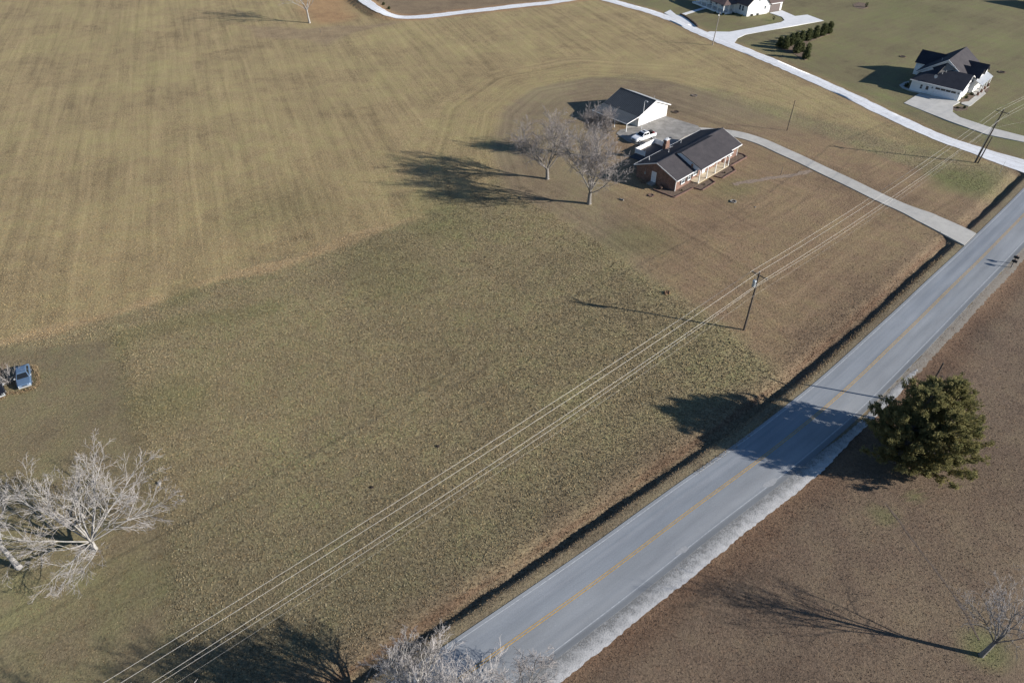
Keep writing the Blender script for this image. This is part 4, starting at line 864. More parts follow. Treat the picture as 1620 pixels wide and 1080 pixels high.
def seg_mesh(name, segs, n):
    p0 = np.array([s[0] for s in segs]); p1 = np.array([s[1] for s in segs]); r0 = np.array([s[2] for s in segs]); r1 = np.array([s[3] for s in segs])
    d = p1-p0; d /= np.linalg.norm(d, axis=1)[:, None]+1e-9; ref = np.where(np.abs(d[:, 2:3]) < .9, np.array([[0, 0, 1.]]), np.array([[1., 0, 0]])); a = np.cross(d, ref); a /= np.linalg.norm(a, axis=1)[:, None]; b = np.cross(d, a)
    V = []; 
    for k in range(n):
        t = 2*math.pi*k/n; o = a*math.cos(t)+b*math.sin(t); V.append(p0+o*r0[:, None]); V.append(p1+o*r1[:, None])
    V = np.stack(V, 1); m = len(segs); base = np.arange(m)[:, None]*2*n; Q = []
    for k in range(n): k2 = (k+1) % n; Q.append(base+np.array([[2*k, 2*k2, 2*k2+1, 2*k+1]]))
    return fast_mesh(name, V.reshape(-1, 3), np.concatenate(Q))
def bare_tree(label, loc, seed, bark='bark_grey', twig='twig_grey', rz=0, group=None, name='bare_tree', **k):
    t = thing(name, label, 'tree', loc, rz, group); segs = grow(seed, **k)
    big = [s for s in segs if s[4] <= 2]; small = [s for s in segs if s[4] > 2]
    link_mesh('trunk', seg_mesh('trunk', big, 7), bark, t, True); link_mesh('crown', seg_mesh('crown', small, 3), twig, t)
    return t
def shadow_base(tip, L): p = G(*tip)+np.array([math.cos(SUN_AZ), math.sin(SUN_AZ), 0])*L; return (p[0], p[1], z1(p[0], p[1]))
yard = dict(trunk_h=2.2, r0=.40, limbs=9, angs=(.2, .9), up=(0, .07, .06, .04, .02), ratio=.50, kids=(0, 12, 8, 6), minr=.016)
bare_tree('bare grey tree standing furthest left beside the house, broad fan crown', at(866, 283), 11, H=12.0, **yard)
bare_tree('tall bare grey tree nearest the brick gable of the ranch house', at(932, 322), 5, H=14.0, **{**yard, 'trunk_h': 2.9, 'r0': .42, 'limbs': 9, 'leader': True})
bare_tree('bare purplish tree behind the tall yard tree, in front of the barn', at(941, 250), 8, H=10.2, **{**yard, 'trunk_h': 2.6, 'limbs': 8, 'angs': (.2, .7)})
big = dict(trunk_h=1.4, r0=.30, limbs=15, angs=(.25, 1.2), up=(0, .035, .03, .02, .01), ratio=.50, kids=(0, 9, 6, 5), minr=.013, wob=.10, bark='bark_pale', twig='twig_pale')
bare_tree('wide pale bare tree seen from above at the lower left', at(150, 868), 21, H=11.0, **big)
bare_tree('pale bare tree with thick trunk leaning out at the lower left edge', at(32, 898), 22, H=9, **{**big, 'lean': (-.55, .25), 'trunk_h': 3.2, 'angs': (.3, .8), 'limbs': 6})
bare_tree('pale bare tree whose branch tips reach in at the left edge', at(-95, 790), 23, H=11, **{**big, 'limbs': 7})
bare_tree('pale bare tree rising from the bottom edge left of the road', at(652, 1118), 24, H=7.6, **{**big, 'angs': (.2, .8), 'trunk_h': 1.8, 'r0': .3})
bare_tree('thin greyish brown bare tree at the bottom edge over the road', at(828, 1108), 25, H=5.4, **{**yard, 'angs': (.3, 1.0), 'trunk_h': .8, 'r0': .14, 'limbs': 10, 'kids': (0, 9, 6, 4), 'twig': 'twig_grey', 'minr': .012})
bare_tree('bare tree below the bottom edge casting branch shadows on the grass', at(705, 1200), 26, H=11.3, **{**big, 'angs': (.12, .5), 'trunk_h': 2.6, 'r0': .34})
bare_tree('bare tree with dark trunk leaning at the lower right edge', at(1552, 1036), 27, H=9.6, **{**big, 'angs': (.15, .75), 'trunk_h': 2.6, 'r0': .30, 'limbs': 8, 'kids': (0, 7, 5, 4), 'leader': True, 'bark': 'bark_grey', 'minr': .009, 'r0': .24})
bare_tree('bare tree with straight pale trunk at the top left edge', at(490, 37), 28, H=15.5, **{**yard, 'trunk_h': 4, 'r0': .32, 'bark': 'bark_pale', 'leader': True, 'kids': (0, 8, 5, 4), 'lean': (-.06, 0)})
bare_tree('bare tree below the bottom edge shading the lower left corner', at(300, 1270), 29, H=10.5, **{**big, 'angs': (.12, .55), 'kids': (0, 8, 6, 5)})

# brush swallowing the parked cars
def brush(label, loc, seed, n, h, r, matn='twig_pale'):
    rng = random.Random(seed); segs = []
    for i in range(n):
        a = rng.uniform(0, 6.28); q = rng.random()*r*.35; p = (math.cos(a)*q, math.sin(a)*q, -.1); d = norm((math.cos(a)*rng.uniform(.1, .9), math.sin(a)*rng.uniform(.1, .9), 1)); L = h*rng.uniform(.6, 1.15); rad = rng.uniform(.012, .03)
        for k in range(4):
            d = norm((d[0]+rng.gauss(0, .12), d[1]+rng.gauss(0, .12), d[2]-.06)); e = tuple(p[c]+d[c]*L/4 for c in range(3)); segs.append((p, e, rad, rad*.75, 3)); 
            if k > 0:
                for _ in range(2):
                    dd = rot_about(d, rng.uniform(.4, .9), rng.uniform(0, 6.28), rng); e2 = tuple(e[c]+dd[c]*L*.22 for c in range(3)); segs.append((e, e2, rad*.6, rad*.3, 4))
            p = e; rad *= .75
    o = link_mesh('bare_brush', seg_mesh('bare_brush', segs, 4), matn); o.location = loc; return tag(o, label, 'shrub')
brush('tangle of pale bare stems between the two cars at the left edge', at(14, 603), 3, 46, 2.4, 1.8)
brush('low dark brush against the far side of the blue car', at(4, 588), 4, 40, 1.8, 2.0, 'twig_brown')
brush('dry twiggy brush beside the brick gable wall of the ranch house', hl(-1.2, 6.4), 6, 26, 1.3, .8, 'twig_brown')

# ------------------------------------------------------------------ evergreens
def foliage(rng, centres, outs, size, per, spread):
    n = len(centres)*per; c = np.repeat(centres, per, 0)+rng.normal(size=(n, 3))*spread; o = np.repeat(outs, per, 0)+rng.normal(size=(n, 3))*.55; o /= np.linalg.norm(o, axis=1)[:, None]
    s = size*(.5+rng.random(n))[:, None]; b = np.cross(o, rng.normal(size=(n, 3))); b /= np.linalg.norm(b, axis=1)[:, None]+1e-9
    V = np.stack([c+o*s*1.3, c-o*s*.5+b*s*.42, c-o*s*.5-b*s*.42], 1).reshape(-1, 3); return V
def cedar(label, loc, seed):
    t = thing('cedar_tree', label, 'tree', loc); rng = np.random.default_rng(seed); cs = []; os_ = []; segs = []
    leaders = [((-.8, .3), 10.2, 4.4), ((2.3, 1.3), 10.6, 3.9), ((1.0, -2.0), 9.2, 4.1), ((-2.2, -1.2), 7.6, 3.8)]
    for (lx, ly), H, Rm in leaders:
        segs.append(((lx*.15, ly*.15, -.3), (lx*.5, ly*.5, 2.0), .30, .24, 0)); segs.append(((lx*.5, ly*.5, 2.0), (lx, ly, H*.6), .24, .12, 0)); segs.append(((lx, ly, H*.6), (lx, ly, H*.97), .12, .02, 0))
        for k in range(170):
            z = .5+(H-.6)*rng.random()**.85; u = z/H; prof = Rm*(1-u**2.3)**.75*(.62+.38*min(1, u*4)); a = rng.random()*6.283; L = prof*(.55+.75*rng.random()**1.3)
            d = np.array([math.cos(a), math.sin(a), .45+.6*u]); base = np.array([lx*min(1, z/2), ly*min(1, z/2), z-.42*L]); base[2] = max(base[2], .25); segs.append((tuple(base), tuple(base+d*L*.9), .035, .01, 1))
            m = int(3+L*3.2); f = .42+.62*np.sqrt(rng.random(m)); c = base+d*(L*f)[:, None]+rng.normal(size=(m, 3))*.16; c[:, 2] = np.maximum(c[:, 2], .35); cs.append(c); o = np.tile(d, (m, 1))+rng.normal(size=(m, 3))*.3+np.array([0, 0, .35]); os_.append(o)
    V = foliage(rng, np.concatenate(cs), np.concatenate(os_), .125, 24, .115); V[:, 2] = np.maximum(V[:, 2], .03)
    link_mesh('crown', fast_mesh('crown', V, None, np.arange(len(V)).reshape(-1, 3)), 'cedar_leaf', t)
    link_mesh('trunk', seg_mesh('trunk', segs, 5), 'bark_grey', t, True); return t
CED = cedar('large dark evergreen cedar beside the road at the right', at(1437, 722), 3)
CED.scale = (1.06, 1.06, 1.0)
def arbor(seed):
    rng = np.random.default_rng(seed); n = 240; z = 3.0*rng.random(n)**1.1; r = .62*np.clip(1-(z/3.15)**2.2, .04, 1)*(.55+.4*np.minimum(1, z/.5)); a = rng.random(n)*6.283
    rr_ = r*(.55+.5*rng.random(n)); c = np.stack([np.cos(a)*rr_, np.sin(a)*rr_, z+.12], 1); o = np.stack([np.cos(a)*.6, np.sin(a)*.6, np.full(n, .8)], 1)
    c += rng.normal(size=c.shape)*np.array([.13, .13, .10]); V = foliage(rng, c, o, .17, 7, .10); V[:, 2] = np.maximum(V[:, 2], .02); return fast_mesh('crown', V, None, np.arange(len(V)).reshape(-1, 3))
arb = [arbor(1), arbor(2), arbor(3)]; m = MB(); m.cyl((0, 0, -.2), (0, 0, 2.2), .06, .02, 6); st = m.build('trunk', 'bark_grey'); trunk_me = st.data; bpy.data.objects.remove(st)
ROW = [(1015,468,'leftmost evergreen of the shrub row by the white drive'),(1070,482,'second evergreen from the left in the shrub row'),(1122,452,'evergreen at the back of the shrub row, third from the left'),(1182,522,'front evergreen in the middle of the shrub row, above two smaller ones'),(1170,436,'back evergreen right behind the middle front one in the shrub row'),(1230,512,'thin front evergreen second from the near tip of the shrub row'),(1222,424,'back row evergreen just right of the row centre'),(1275,578,'evergreen standing nearest and apart at the near tip of the row'),(1292,402,'full evergreen right of centre in the back of the row'),(1362,380,'third evergreen from the right end of the shrub row'),(1438,352,'tallest evergreen, second from the right end of the shrub row'),(1502,330,'rightmost evergreen of the shrub row by the white drive')]
for i, (x, y, lb) in enumerate(ROW):
    t = thing('evergreen_shrub', lb, 'evergreen', at(*T6(x, y)), i*1.7, 'evergreen shrubs in the row by the white drive'); s = [1, 1.05, .95, 1.1, .95, .85, 1, 1.12, 1.1, 1.05, 1.2, 1.05][i]; t.scale = (s*1.35, s*1.35, s*(.9+.2*((i*7) % 5)/4))
    c = bpy.data.objects.new('crown', arb[i % 3]); C.objects.link(c); c.parent = t
    if not arb[i % 3].materials: arb[i % 3].materials.append(MATS['arbor_leaf'])
    c = bpy.data.objects.new('trunk', trunk_me); C.objects.link(c); c.parent = t
slab_poly('mulch_bed', [T6(*p) for p in [(990,470),(1060,500),(1170,540),(1265,595),(1295,585),(1245,500),(1300,420),(1420,370),(1530,330),(1510,315),(1350,365),(1180,420),(1060,450)]], 'mulch', .01)
for i, (x, y, lb) in enumerate([(598,1,'tiny round shrub at the top edge above the gravel bend'),(607,8,'middle of the three tiny shrubs above the gravel bend'),(615.5,15,'nearest of the three tiny shrubs above the gravel bend')]):
    bush('round_shrub', lb, at(x, y), .55, 1.0, 'shrub_leaf', 60+i, 140, group='tiny shrubs above the gravel bend')

# ------------------------------------------------------------------ utility poles and wires
def insul(m, p): m.cyl(p, (p[0], p[1], p[2]+.1), .035, .05, 6); m.cyl((p[0], p[1], p[2]+.1), (p[0], p[1], p[2]+.2), .06, .035, 6)
def pole_top(p, H, lean): return np.array([p[0]+lean[0], p[1]+lean[1], p[2]+H])
def utility_pole(label, base, H, r=.15, lean=(0, 0), arm=None, arm_len=2.4, arm_z=.6, matn='pole_wood', transformer=False, name='utility_pole', group=None):
    t = thing(name, label, 'utility pole', base, 0, group); m = MB()
    n = 6
    for i in range(n):
        a, b = i/n, (i+1)/n; m.cyl((lean[0]*a, lean[1]*a, H*a-(.4 if i == 0 else 0)), (lean[0]*b, lean[1]*b, H*b), r*(1-.35*a), r*(1-.35*b), 10, i in (0, n-1))
    m.build('pole', matn, t, False); pts = {}
    if arm is not None:
        d = np.array([math.cos(arm), math.sin(arm)]); z = H-arm_z; c = np.array(lean)*(z/H)+np.array([-d[1], d[0]])*.17; m = MB(); m.obox(c, d, np.array([-d[1], d[0]]), .055, arm_len/2, z-.06, z+.06); ca = m.build('crossarm', 'pole_wood', t)
        m = MB()
        for sg in (-1, 1): e = c+d*sg*arm_len*.3; m.cyl((e[0], e[1], z-.06), (c[0], c[1], z-.75), .02, .02, 5)
        m.build('arm_brace', 'galvanised', t)
        for key, q in (('l', c-d*(arm_len/2-.1)), ('r', c+d*(arm_len/2-.1))): m = MB(); insul(m, (q[0], q[1], z+.06)); m.build('insulator', 'porcelain', t); pts[key] = np.array([base[0]+q[0], base[1]+q[1], base[2]+z+.24])
        m = MB(); insul(m, (lean[0], lean[1], H)); m.build('insulator', 'porcelain', t); pts['t'] = np.array([base[0]+lean[0], base[1]+lean[1], base[2]+H+.18])
        for key, zz in (('n', H-2.1), ('c', H-3.6)):
            q = np.array(lean)*zz/H; pts[key] = np.array([base[0]+q[0]+d[0]*.22, base[1]+q[1]+d[1]*.22, base[2]+zz]); m = MB(); m.cyl((q[0]+d[0]*.1, q[1]+d[1]*.1, zz), (q[0]+d[0]*.24, q[1]+d[1]*.24, zz), .04, .04, 6); m.build('bracket', 'galvanised', t)
    if transformer:
        zc = H-1.75; cx, cy = -.42, -.12; m = MB(); m.cyl((cx, cy, zc-.45), (cx, cy, zc+.45), .25, .25, 14); tr = m.build('transformer', 'transformer_grey', t, False)
        m = MB(); m.cyl((cx, cy, zc+.45), (cx, cy, zc+.55), .27, .2, 14); m.build('lid', 'transformer_grey', tr)
        for s in (-.1, .1): m = MB(); m.cyl((cx+s, cy, zc+.5), (cx+s, cy, zc+.85), .035, .03, 6); m.build('bushing', 'porcelain', tr)
        m = MB(); m.cyl((0, .25, H-.95), (0.02, .3, H-1.35), .04, .05, 6); m.build('fuse_cutout', 'porcelain', t)
    return t, pts
A = R(-51)
p_main, w1 = utility_pole('wooden utility pole with crossarm and grey transformer in the field', at(1177, 521), 10.1, .16, (0, 0), A, 2.5, .55, transformer=True)
p_r, w2 = utility_pole('tall leaning utility pole with crossarm beside the gravel lane', at(1542.5, 257.5), 11.2, .17, (.95, .1), R(-48), 2.4, .6)
q = at(1547, 258); pp, _ = utility_pole('shorter dark brace pole next to the leaning pole by the gravel lane', q, 5.6, .14, (.55, .1))
m = MB(); m.tube([(-.12, .12, -.2), (.2, .15, 5.5), (.55, .17, 9.2)], .055, 6); m.build('conduit', 'galvanised', p_r)
p_off = np.array([-40.6, 14.9, z1(-40, 15)])
_, w0 = utility_pole('utility pole with crossarm outside the lower left corner', tuple(p_off), 10.0, .16, (0, 0), A, 2.6, .55)
utility_pole('slim dark wooden pole standing alone above the concrete drive', at(1245, 206.5), 6.9, .10, (.05, 0), None)
p4, _ = utility_pole('pale grey pole with a small light beside the white gravel lane', at(1127, 72), 9.0, .15, (.55, .1), None, matn='pole_pale')
m = MB(); m.tube([(.52, .1, 8.2), (.3, -.2, 8.45), (.1, -.5, 8.4)], .03); m.build('arm', 'galvanised', p4); m = MB(); m.cyl((.1, -.5, 8.45), (.08, -.53, 8.2), .1, .2, 8); m.build('lamp_shade', 'porcelain', p4)
utility_pole('dark wooden pole whose tip rises behind the cedar', at(1457, 640), 7.2, .14, (.02, 0), None)
utility_pole('second wooden pole standing hidden inside the cedar branches', at(1449, 672), 8.4, .13, (0, 0), None)
def span(a, b, sag, n=26): return [tuple(a*(1-t)+b*t-np.array([0, 0, 4*sag*t*(1-t)])) for t in np.linspace(0, 1, n)]
names = {'l': 'upper left power wire on the crossarm tips', 't': 'power wire running over the tops of the utility poles', 'r': 'power wire on the right tips of the crossarms', 'n': 'lower neutral wire below the crossarms of the utility poles', 'c': 'faint lowest communication wire along the utility poles'}
edge_px = {'l': (1620,150.5,10.6), 't': (1620,155,11.0), 'r': (1620,164,10.6), 'n': (1620,166.5,9.2), 'c': (1620,190,7.5)}
for k, lb in names.items():
    e = G(*edge_px[k]); far = w2[k]+(e-w2[k])/np.linalg.norm(e-w2[k])*70; far[2] = w2[k][2]
    m = MB(); rr_ = {'c': .005, 'n': .011}.get(k, .013)
    m.tube(span(w0[k], w1[k], {'n': 1.6, 'c': 1.3}.get(k, 1.1)), rr_, 5); m.tube(span(w1[k], w2[k], {'n': 1.7, 'c': 1.4}.get(k, 1.2)), rr_, 5); m.tube(span(w2[k], far, 1.0), rr_, 5)
    tag(m.build('power_line', 'wire_metal'), lb, 'power line', 'power lines along the road')

# ------------------------------------------------------------------ vehicles
def bil(q, u, v): q = [Vector(p) for p in q]; return (q[0]*(1-u)+q[1]*u)*(1-v)+(q[3]*(1-u)+q[2]*u)*v
def glass_on(parent, q, u0, u1, v0, v1, name, off=.012, matn='glass_dark'):
    n = (Vector(q[1])-Vector(q[0])).cross(Vector(q[3])-Vector(q[0])).normalized(); P = [bil(q, u0, v0), bil(q, u1, v0), bil(q, u1, v1), bil(q, u0, v1)]
    ctr = sum((Vector(p) for p in q), Vector())/4; 
    if n.dot(ctr-Vector((ctr.x*.2, 0, 1.0))) < 0: n = -n
    m = MB(); m.add([p+n*off for p in P]+[p-n*.02 for p in P], [(0,1,2,3),(7,6,5,4),(0,4,5,1),(1,5,6,2),(2,6,7,3),(3,7,4,0)]); return m.build(name, matn, parent)
def sec(x, hw, zb, zs, zt, ht): return [(x, -hw*.9, zb), (x, -hw, zb+.2), (x, -hw, zs), (x, -ht, zt), (x, ht, zt), (x, hw, zs), (x, hw, zb+.2), (x, hw*.9, zb)]
def wheels(t, xs, hw, r):
    for x in xs:
        for s in (-1, 1):
            m = MB(); m.cyl((x, s*(hw-.20), r), (x, s*(hw+.015), r), r, r, 16); w_ = m.build('wheel', 'tyre', t); m = MB(); m.cyl((x, s*(hw-.05), r), (x, s*(hw+.03), r), r*.62, r*.58, 12); m.build('rim', 'rim', w_)
def pickup(label, loc, rz):
    t = thing('pickup_truck', label, 'truck', loc, rz); hw = .98
    m = MB(); m.loft([sec(2.92, .78, .45, .75, .88, .7), sec(2.8, .93, .38, .9, 1.02, .82), sec(2.3, .98, .36, 1.0, 1.13, .88), sec(1.45, .99, .36, 1.08, 1.2, .92), sec(1.2, .99, .36, 1.1, 1.2, .93), sec(-.95, .99, .36, 1.1, 1.2, .93)]); m.build('body', 'paint_white', t)
    m = MB(); m.loft([sec(-.952, .99, .42, .6, .68, .9), sec(-2.8, .98, .45, .6, .68, .9)]); m.box(-2.85, -.96, -.99, -.88, .6, 1.24); m.box(-2.85, -.96, .88, .99, .6, 1.24); m.box(-2.9, -2.82, -.9, .9, .6, 1.22); m.build('bed', 'paint_white', t)
    m = MB(); m.box(-2.8, -.97, -.875, .875, .67, .72); m.build('bed_floor', 'bed_grey', t)
    b0, b1, yb, zb, t0, t1, yt, zt = -.95, 1.35, .92, 1.18, -.78, .55, .74, 1.86
    cb = MB(); cb.loft([[(b0, -yb, zb), (b1, -yb, zb), (b1, yb, zb), (b0, yb, zb)], [(t0, -yt, zt-.06), (t1, -yt, zt-.06), (t1, yt, zt-.06), (t0, yt, zt-.06)], [(t0+.1, -yt+.1, zt), (t1-.15, -yt+.1, zt), (t1-.15, yt-.1, zt), (t0+.1, yt-.1, zt)]]); cab = cb.build('cab', 'paint_white', t)
    B = [(b0, -yb, zb), (b1, -yb, zb), (b1, yb, zb), (b0, yb, zb)]; T_ = [(t0, -yt, zt-.06), (t1, -yt, zt-.06), (t1, yt, zt-.06), (t0, yt, zt-.06)]
    glass_on(cab, [B[1], B[2], T_[2], T_[1]], .06, .94, .08, .92, 'windshield'); glass_on(cab, [B[3], B[0], T_[0], T_[3]], .1, .9, .15, .85, 'rear_window')
    for q in ([B[0], B[1], T_[1], T_[0]], [B[2], B[3], T_[3], T_[2]]): glass_on(cab, q, .08, .48, .12, .88, 'side_window'); glass_on(cab, q, .53, .92, .12, .88, 'side_window')
    m = MB(); m.box(-.35, .3, -.45, .45, zt-.02, zt+.012); m.build('sunroof', 'glass_dark', cab)
    for s in (-1, 1):
        m = MB(); m.box(2.78, 2.93, s*.62-.18, s*.62+.18, .74, .92); m.build('headlight', 'lamp_clear', t); m = MB(); m.box(-2.92, -2.8, s*.9-.07, s*.9+.07, .85, 1.15); m.build('tail_light', 'lamp_red', t)
        m = MB(); m.box(1.0, 1.2, s*1.0, s*1.0+s*.2, 1.2, 1.42) if s > 0 else m.box(1.0, 1.2, -1.2, -1.0, 1.2, 1.42); m.build('mirror', 'paint_white', t)
    m = MB(); m.box(2.85, 2.98, -.85, .85, .42, .62); m.build('bumper', 'rim', t); m = MB(); m.box(2.88, 2.95, -.42, .42, .66, .88); m.build('grille', 'plastic_dark', t); m = MB(); m.box(-3.0, -2.86, -.85, .85, .45, .62); m.build('bumper', 'rim', t)
    wheels(t, (1.95, -1.85), .97, .39); return t
q = at(1017.5, 221.5); PK = pickup('white pickup truck with dark sunroof parked between barn and house', (q[0], q[1], q[2]+.09), R(214))
c_, s_ = math.cos(R(214)), math.sin(R(214))
def truck_pt(x, y, z): return (q[0]+x*c_-y*s_, q[1]+x*s_+y*c_, q[2]+.09+z)
t = thing('tool_box', 'dark tool box standing in the bed of the white pickup', 'tool box', truck_pt(-2.3, -.35, .72), R(214)); m = MB(); m.box(-.3, .3, -.3, .3, .0, .62); m.build('case', 'plastic_dark', t); m = MB(); m.box(-.32, .32, -.32, .32, .62, .7); m.build('lid', 'black_metal', t)
t = thing('fuel_can', 'small red can at the tailgate of the white pickup', 'can', truck_pt(-2.45, .4, .72), R(214)); m = MB(); m.box(-.18, .18, -.24, .24, 0, .55); m.cyl((0, 0, .55), (0, .0, .72), .05, .04, 8); m.build('case', 'tool_red', t); m = MB(); m.tube([(0, -.15, .55), (0, -.15, .66), (0, .1, .66)], .025); m.build('handle', 'black_metal', t)
def car(label, loc, rz, paint):
    t = thing('parked_car', label, 'car', loc, rz); hw = .86
    m = MB(); m.loft([sec(2.22, .62, .35, .55, .66, .55), sec(2.08, .80, .28, .66, .74, .66), sec(1.5, .86, .26, .76, .86, .74), sec(.95, .87, .26, .84, .93, .78), sec(-1.3, .87, .26, .88, .97, .78), sec(-2.0, .84, .3, .86, .95, .72), sec(-2.2, .74, .4, .7, .8, .62)]); m.build('body', paint, t)
    b0, b1, yb, zb, t0, t1, yt, zt = -1.95, 1.0, .78, .90, -1.25, .25, .58, 1.40
    B = [(b0, -yb, zb), (b1, -yb, zb), (b1, yb, zb), (b0, yb, zb)]; T_ = [(t0, -yt, zt-.05), (t1, -yt, zt-.05), (t1, yt, zt-.05), (t0, yt, zt-.05)]
    cb = MB(); cb.loft([B, T_, [(t0+.1, -yt+.1, zt), (t1-.12, -yt+.1, zt), (t1-.12, yt-.1, zt), (t0+.1, yt-.1, zt)]]); cab = cb.build('cabin', paint, t)
    glass_on(cab, [B[1], B[2], T_[2], T_[1]], .05, .95, .08, .93, 'windshield'); glass_on(cab, [B[3], B[0], T_[0], T_[3]], .08, .92, .12, .88, 'rear_window')
    for k in ([B[0], B[1], T_[1], T_[0]], [B[2], B[3], T_[3], T_[2]]): glass_on(cab, k, .14, .5, .12, .86, 'side_window'); glass_on(cab, k, .54, .88, .12, .86, 'side_window')
    for s in (-1, 1):
        m = MB(); m.box(2.05, 2.19, s*.52-.17, s*.52+.17, .55, .69); m.build('headlight', 'lamp_clear', t); m = MB(); m.box(-2.22, -2.1, s*.56-.14, s*.56+.14, .62, .78); m.build('tail_light', 'lamp_red', t)
        m = MB(); a, b = sorted((s*.86, s*1.03)); m.box(.6, .75, a, b, .92, 1.06); m.build('mirror', 'paint_silver', t)
    m = MB(); m.box(2.12, 2.3, -.72, .72, .36, .54); m.build('bumper', 'paint_silver', t); m = MB(); m.box(2.17, 2.235, -.3, .3, .56, .66); m.build('grille', 'plastic_dark', t); m = MB(); m.box(-2.3, -2.16, -.74, .74, .38, .56); m.build('bumper', 'paint_silver', t)
    wheels(t, (1.38, -1.32), .85, .31); return t
fr = G(41.5, 616); re_ = G(38, 580); ya = math.atan2(fr[1]-re_[1], fr[0]-re_[0])
car('faded blue car parked beside brush at the left edge', at(40, 599), ya, 'paint_blue')
car('black car half cut off by the left edge', at(-4, 616), ya+.12, 'paint_black')
# dry grass round the cars
def dry_tufts(name, label, pts, seed, n, h, matn='dry_grass'):
    rng = np.random.default_rng(seed); c = catmull(GP(pts), .1); i = rng.integers(0, len(c), n); p = c[i]+rng.normal(size=(n, 2))*.17; V = []
    for x, y in p:
        a = rng.random()*6.28; L = h*(.5+rng.random()); w_ = .03; z = z1(x, y)-.02; dx, dy = math.cos(a), math.sin(a); V += [(x-dy*w_, y+dx*w_, z), (x+dy*w_, y-dx*w_, z), (x+dx*L*.6, y+dy*L*.6, z+L)]
    o = link_mesh(name, fast_mesh(name, V, None, np.arange(len(V)).reshape(-1, 3)), matn); return tag(o, label, 'grass', kind='stuff')
dry_tufts('dry_grass', 'tall dry tan grass fringe around the cars at the left edge', [(0,632),(15,622),(30,621),(45,617),(56,612),(61,602),(58,588),(53,578)], 5, 900, .30)
dry_tufts('dry_grass', 'dry weeds growing in the roadside ditch', [(1490,405),(1430,460),(1350,535),(1280,598),(1180,690),(1100,748)], 9, 1800, .25)

# ------------------------------------------------------------------ mailboxes, stakes, rings and other small things
def mailbox(label, px, py, rz):
    b = at(px, py); t = thing('mailbox', label, 'mailbox', b, rz, 'mailboxes by the road'); m = MB(); m.box(-.06, .06, -.06, .06, -.3, 1.12); m.box(-.05, .05, -.35, .25, 1.04, 1.119); m.build('post', 'wood_grey', t)
    pr = [(-.17, 1.12), (.17, 1.12), (.17, 1.32)]+[(.17*math.cos(R(a)), 1.32+.14*math.sin(R(a))) for a in range(20, 180, 20)]+[(-.17, 1.32)]
    m = MB(); m.prism(pr, 'y', -.42, .32); bx = m.build('box', 'black_metal', t); m = MB(); m.prism([(x*.92, 1.12+(z-1.12)*.94+.008) for x, z in pr], 'y', -.45, -.422); m.build('door', 'black_metal', bx); m = MB(); m.box(.172, .19, -.1, -.06, 1.25, 1.5); m.box(.172, .19, -.06, .1, 1.42, 1.5); m.build('flag', 'tool_red', bx)
    m = MB(); m.box(-.04, .04, -.13, -.063, .25, .45); m.build('number_plate', 'trim_white', t); return t
mailbox('nearer black mailbox on a wooden post by the road', 1599, 423, R(45)); mailbox('farther black mailbox on a wooden post by the road', 1602, 417, R(45))
def stake(name, label, px, py, h, r, matn, cat='stake'):
    b = at(px, py); t = thing(name, label, cat, b); m = MB(); m.cyl((0, 0, -.3), (0, 0, h), r, r*.85, 6); m.build('post', matn, t); m = MB(); m.cyl((0, 0, h), (0, 0, h+.06), r*1.5, r*.6, 6); m.build('cap', matn, t); return t
stake('marker_stake', 'thin pale marker stake between gravel lane and road corner', 1581, 275, 2.6, .035, 'stake_pale'); stake('wooden_post', 'short dark post at the end of the garden path in front of the ranch house', 1235, 276.5, 1.5, .06, 'wood_grey', 'post')
stake('wooden_post', 'small grey post by the field edge below the bare tree at top left', 507, 52, 1.0, .07, 'wood_grey', 'post'); stake('wooden_post', 'small post at the concrete drive edge near the road', 1485, 372, .8, .05, 'wood_grey', 'post')
strip('worn_path', catmull(GP([(1160,292),(1190,287),(1225,281),(1255,277),(1283,270)]), .6), [.55, .2, -.2, -.55], .012, 'sand_track', kind='structure', jit=.25)
strip('narrow_dark_strip', catmull(GP([(1384,778),(1420,822),(1447,860),(1490,915),(1525,965),(1549,1012)]), .5), [.10, 0, -.10], .012, 'dark_strip', kind='structure', jit=.06)  # narrow darker strip across the ground right of the road
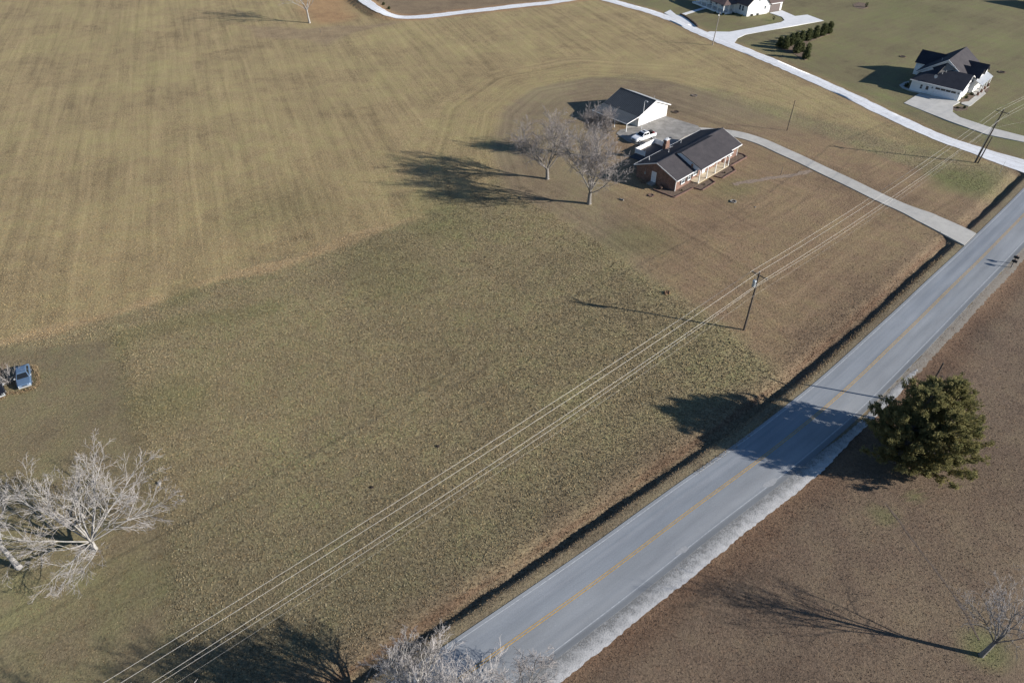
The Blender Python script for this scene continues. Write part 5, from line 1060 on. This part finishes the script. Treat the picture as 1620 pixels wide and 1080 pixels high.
def ring(label, px, py, r, matn='stone_grey', inner='ash'):
    b = at(px, py); t = thing('fire_ring', label, 'fire pit', b); rng = random.Random(int(px)); n = max(8, int(6.28*r/.3))
    for k in range(n):
        a = 6.283*k/n; m = MB(); c = np.array([math.cos(a)*r, math.sin(a)*r]); m.obox(c, np.array([-math.sin(a), math.cos(a)]), np.array([math.cos(a), math.sin(a)]), .08, 3.0*r/n*.9, -.1, .10+rng.uniform(0, .08)); m.build('stone', matn, t)
    m = MB(); m.cyl((0, 0, -.1), (0, 0, .05), r-.08, r-.08, 16); m.build('ash', inner, t); return t
ring('stone fire ring on the grass beyond the barn', 1098.5, 151.5, .65, 'wood_grey', 'mulch'); ring('dark burnt ring on the slope right of the barn', 1069, 177.5, .75, 'mulch', 'soil_dark'); ring('small block ring on the grass by the near house corner', 1030, 309.5, .5, 'edging_block', 'mulch'); ring('round block planter in the front lawn of the ranch house', 1160, 319.5, .5, 'stone_grey', 'soil_dark'); ring('fire ring on the lawn right of the white house', *R6(1400, 402), .8, 'mulch'); ring('dark scorched patch on the lawn left of the white house', *R6(425, 248), .75, 'mulch')
slab_poly('mulch_bed', [(1349,8),(1358,4),(1370,6),(1374,12),(1365,15),(1353,13)], 'mulch', .03); bush('upright_shrub', 'dark upright shrub in an oval mulch bed at the top right', at(1370, 12), .5, 1.7, 'shrub_leaf', 70, 160)
def clod(name, label, px, py, r, h, matn, seed, cat):
    rng = random.Random(seed); b = at(px, py); m = MB()
    for k in range(5): a = rng.uniform(0, 6.28); d = rng.random()*r*.7; m.ball((math.cos(a)*d, math.sin(a)*d, h*.3), r*rng.uniform(.3, .55), r*rng.uniform(.3, .55), h*rng.uniform(.5, .9), 8, 5, .35, rng)
    o = m.build(name, matn); o.location = b; return tag(o, label, cat)
clod('dirt_clod', 'dark dirt clump in the middle of the open field', 692, 706, .3, .16, 'soil_dark', 1, 'dirt'); clod('dirt_clod', 'dark dirt clump furthest down in the open field', 588, 771, .3, .16, 'soil_dark', 2, 'dirt'); clod('brush_pile', 'small brush pile on the lawn edge above the utility pole shadow', 1055, 464, .6, .35, 'wood_brown', 3, 'brush pile')
clod('tree_stump', 'low dark stump on the lawn right of the tall yard tree', 983, 316.5, .5, .25, 'bark_grey', 4, 'stump'); clod('septic_lid', 'pale stone lid low in the front lawn', 1195, 328.5, .25, .12, 'stone_grey', 5, 'stone'); clod('limestone_rock', 'pale rock in the grass beside the wide bare tree', 253, 765, .35, .2, 'stone_grey', 6, 'rock')
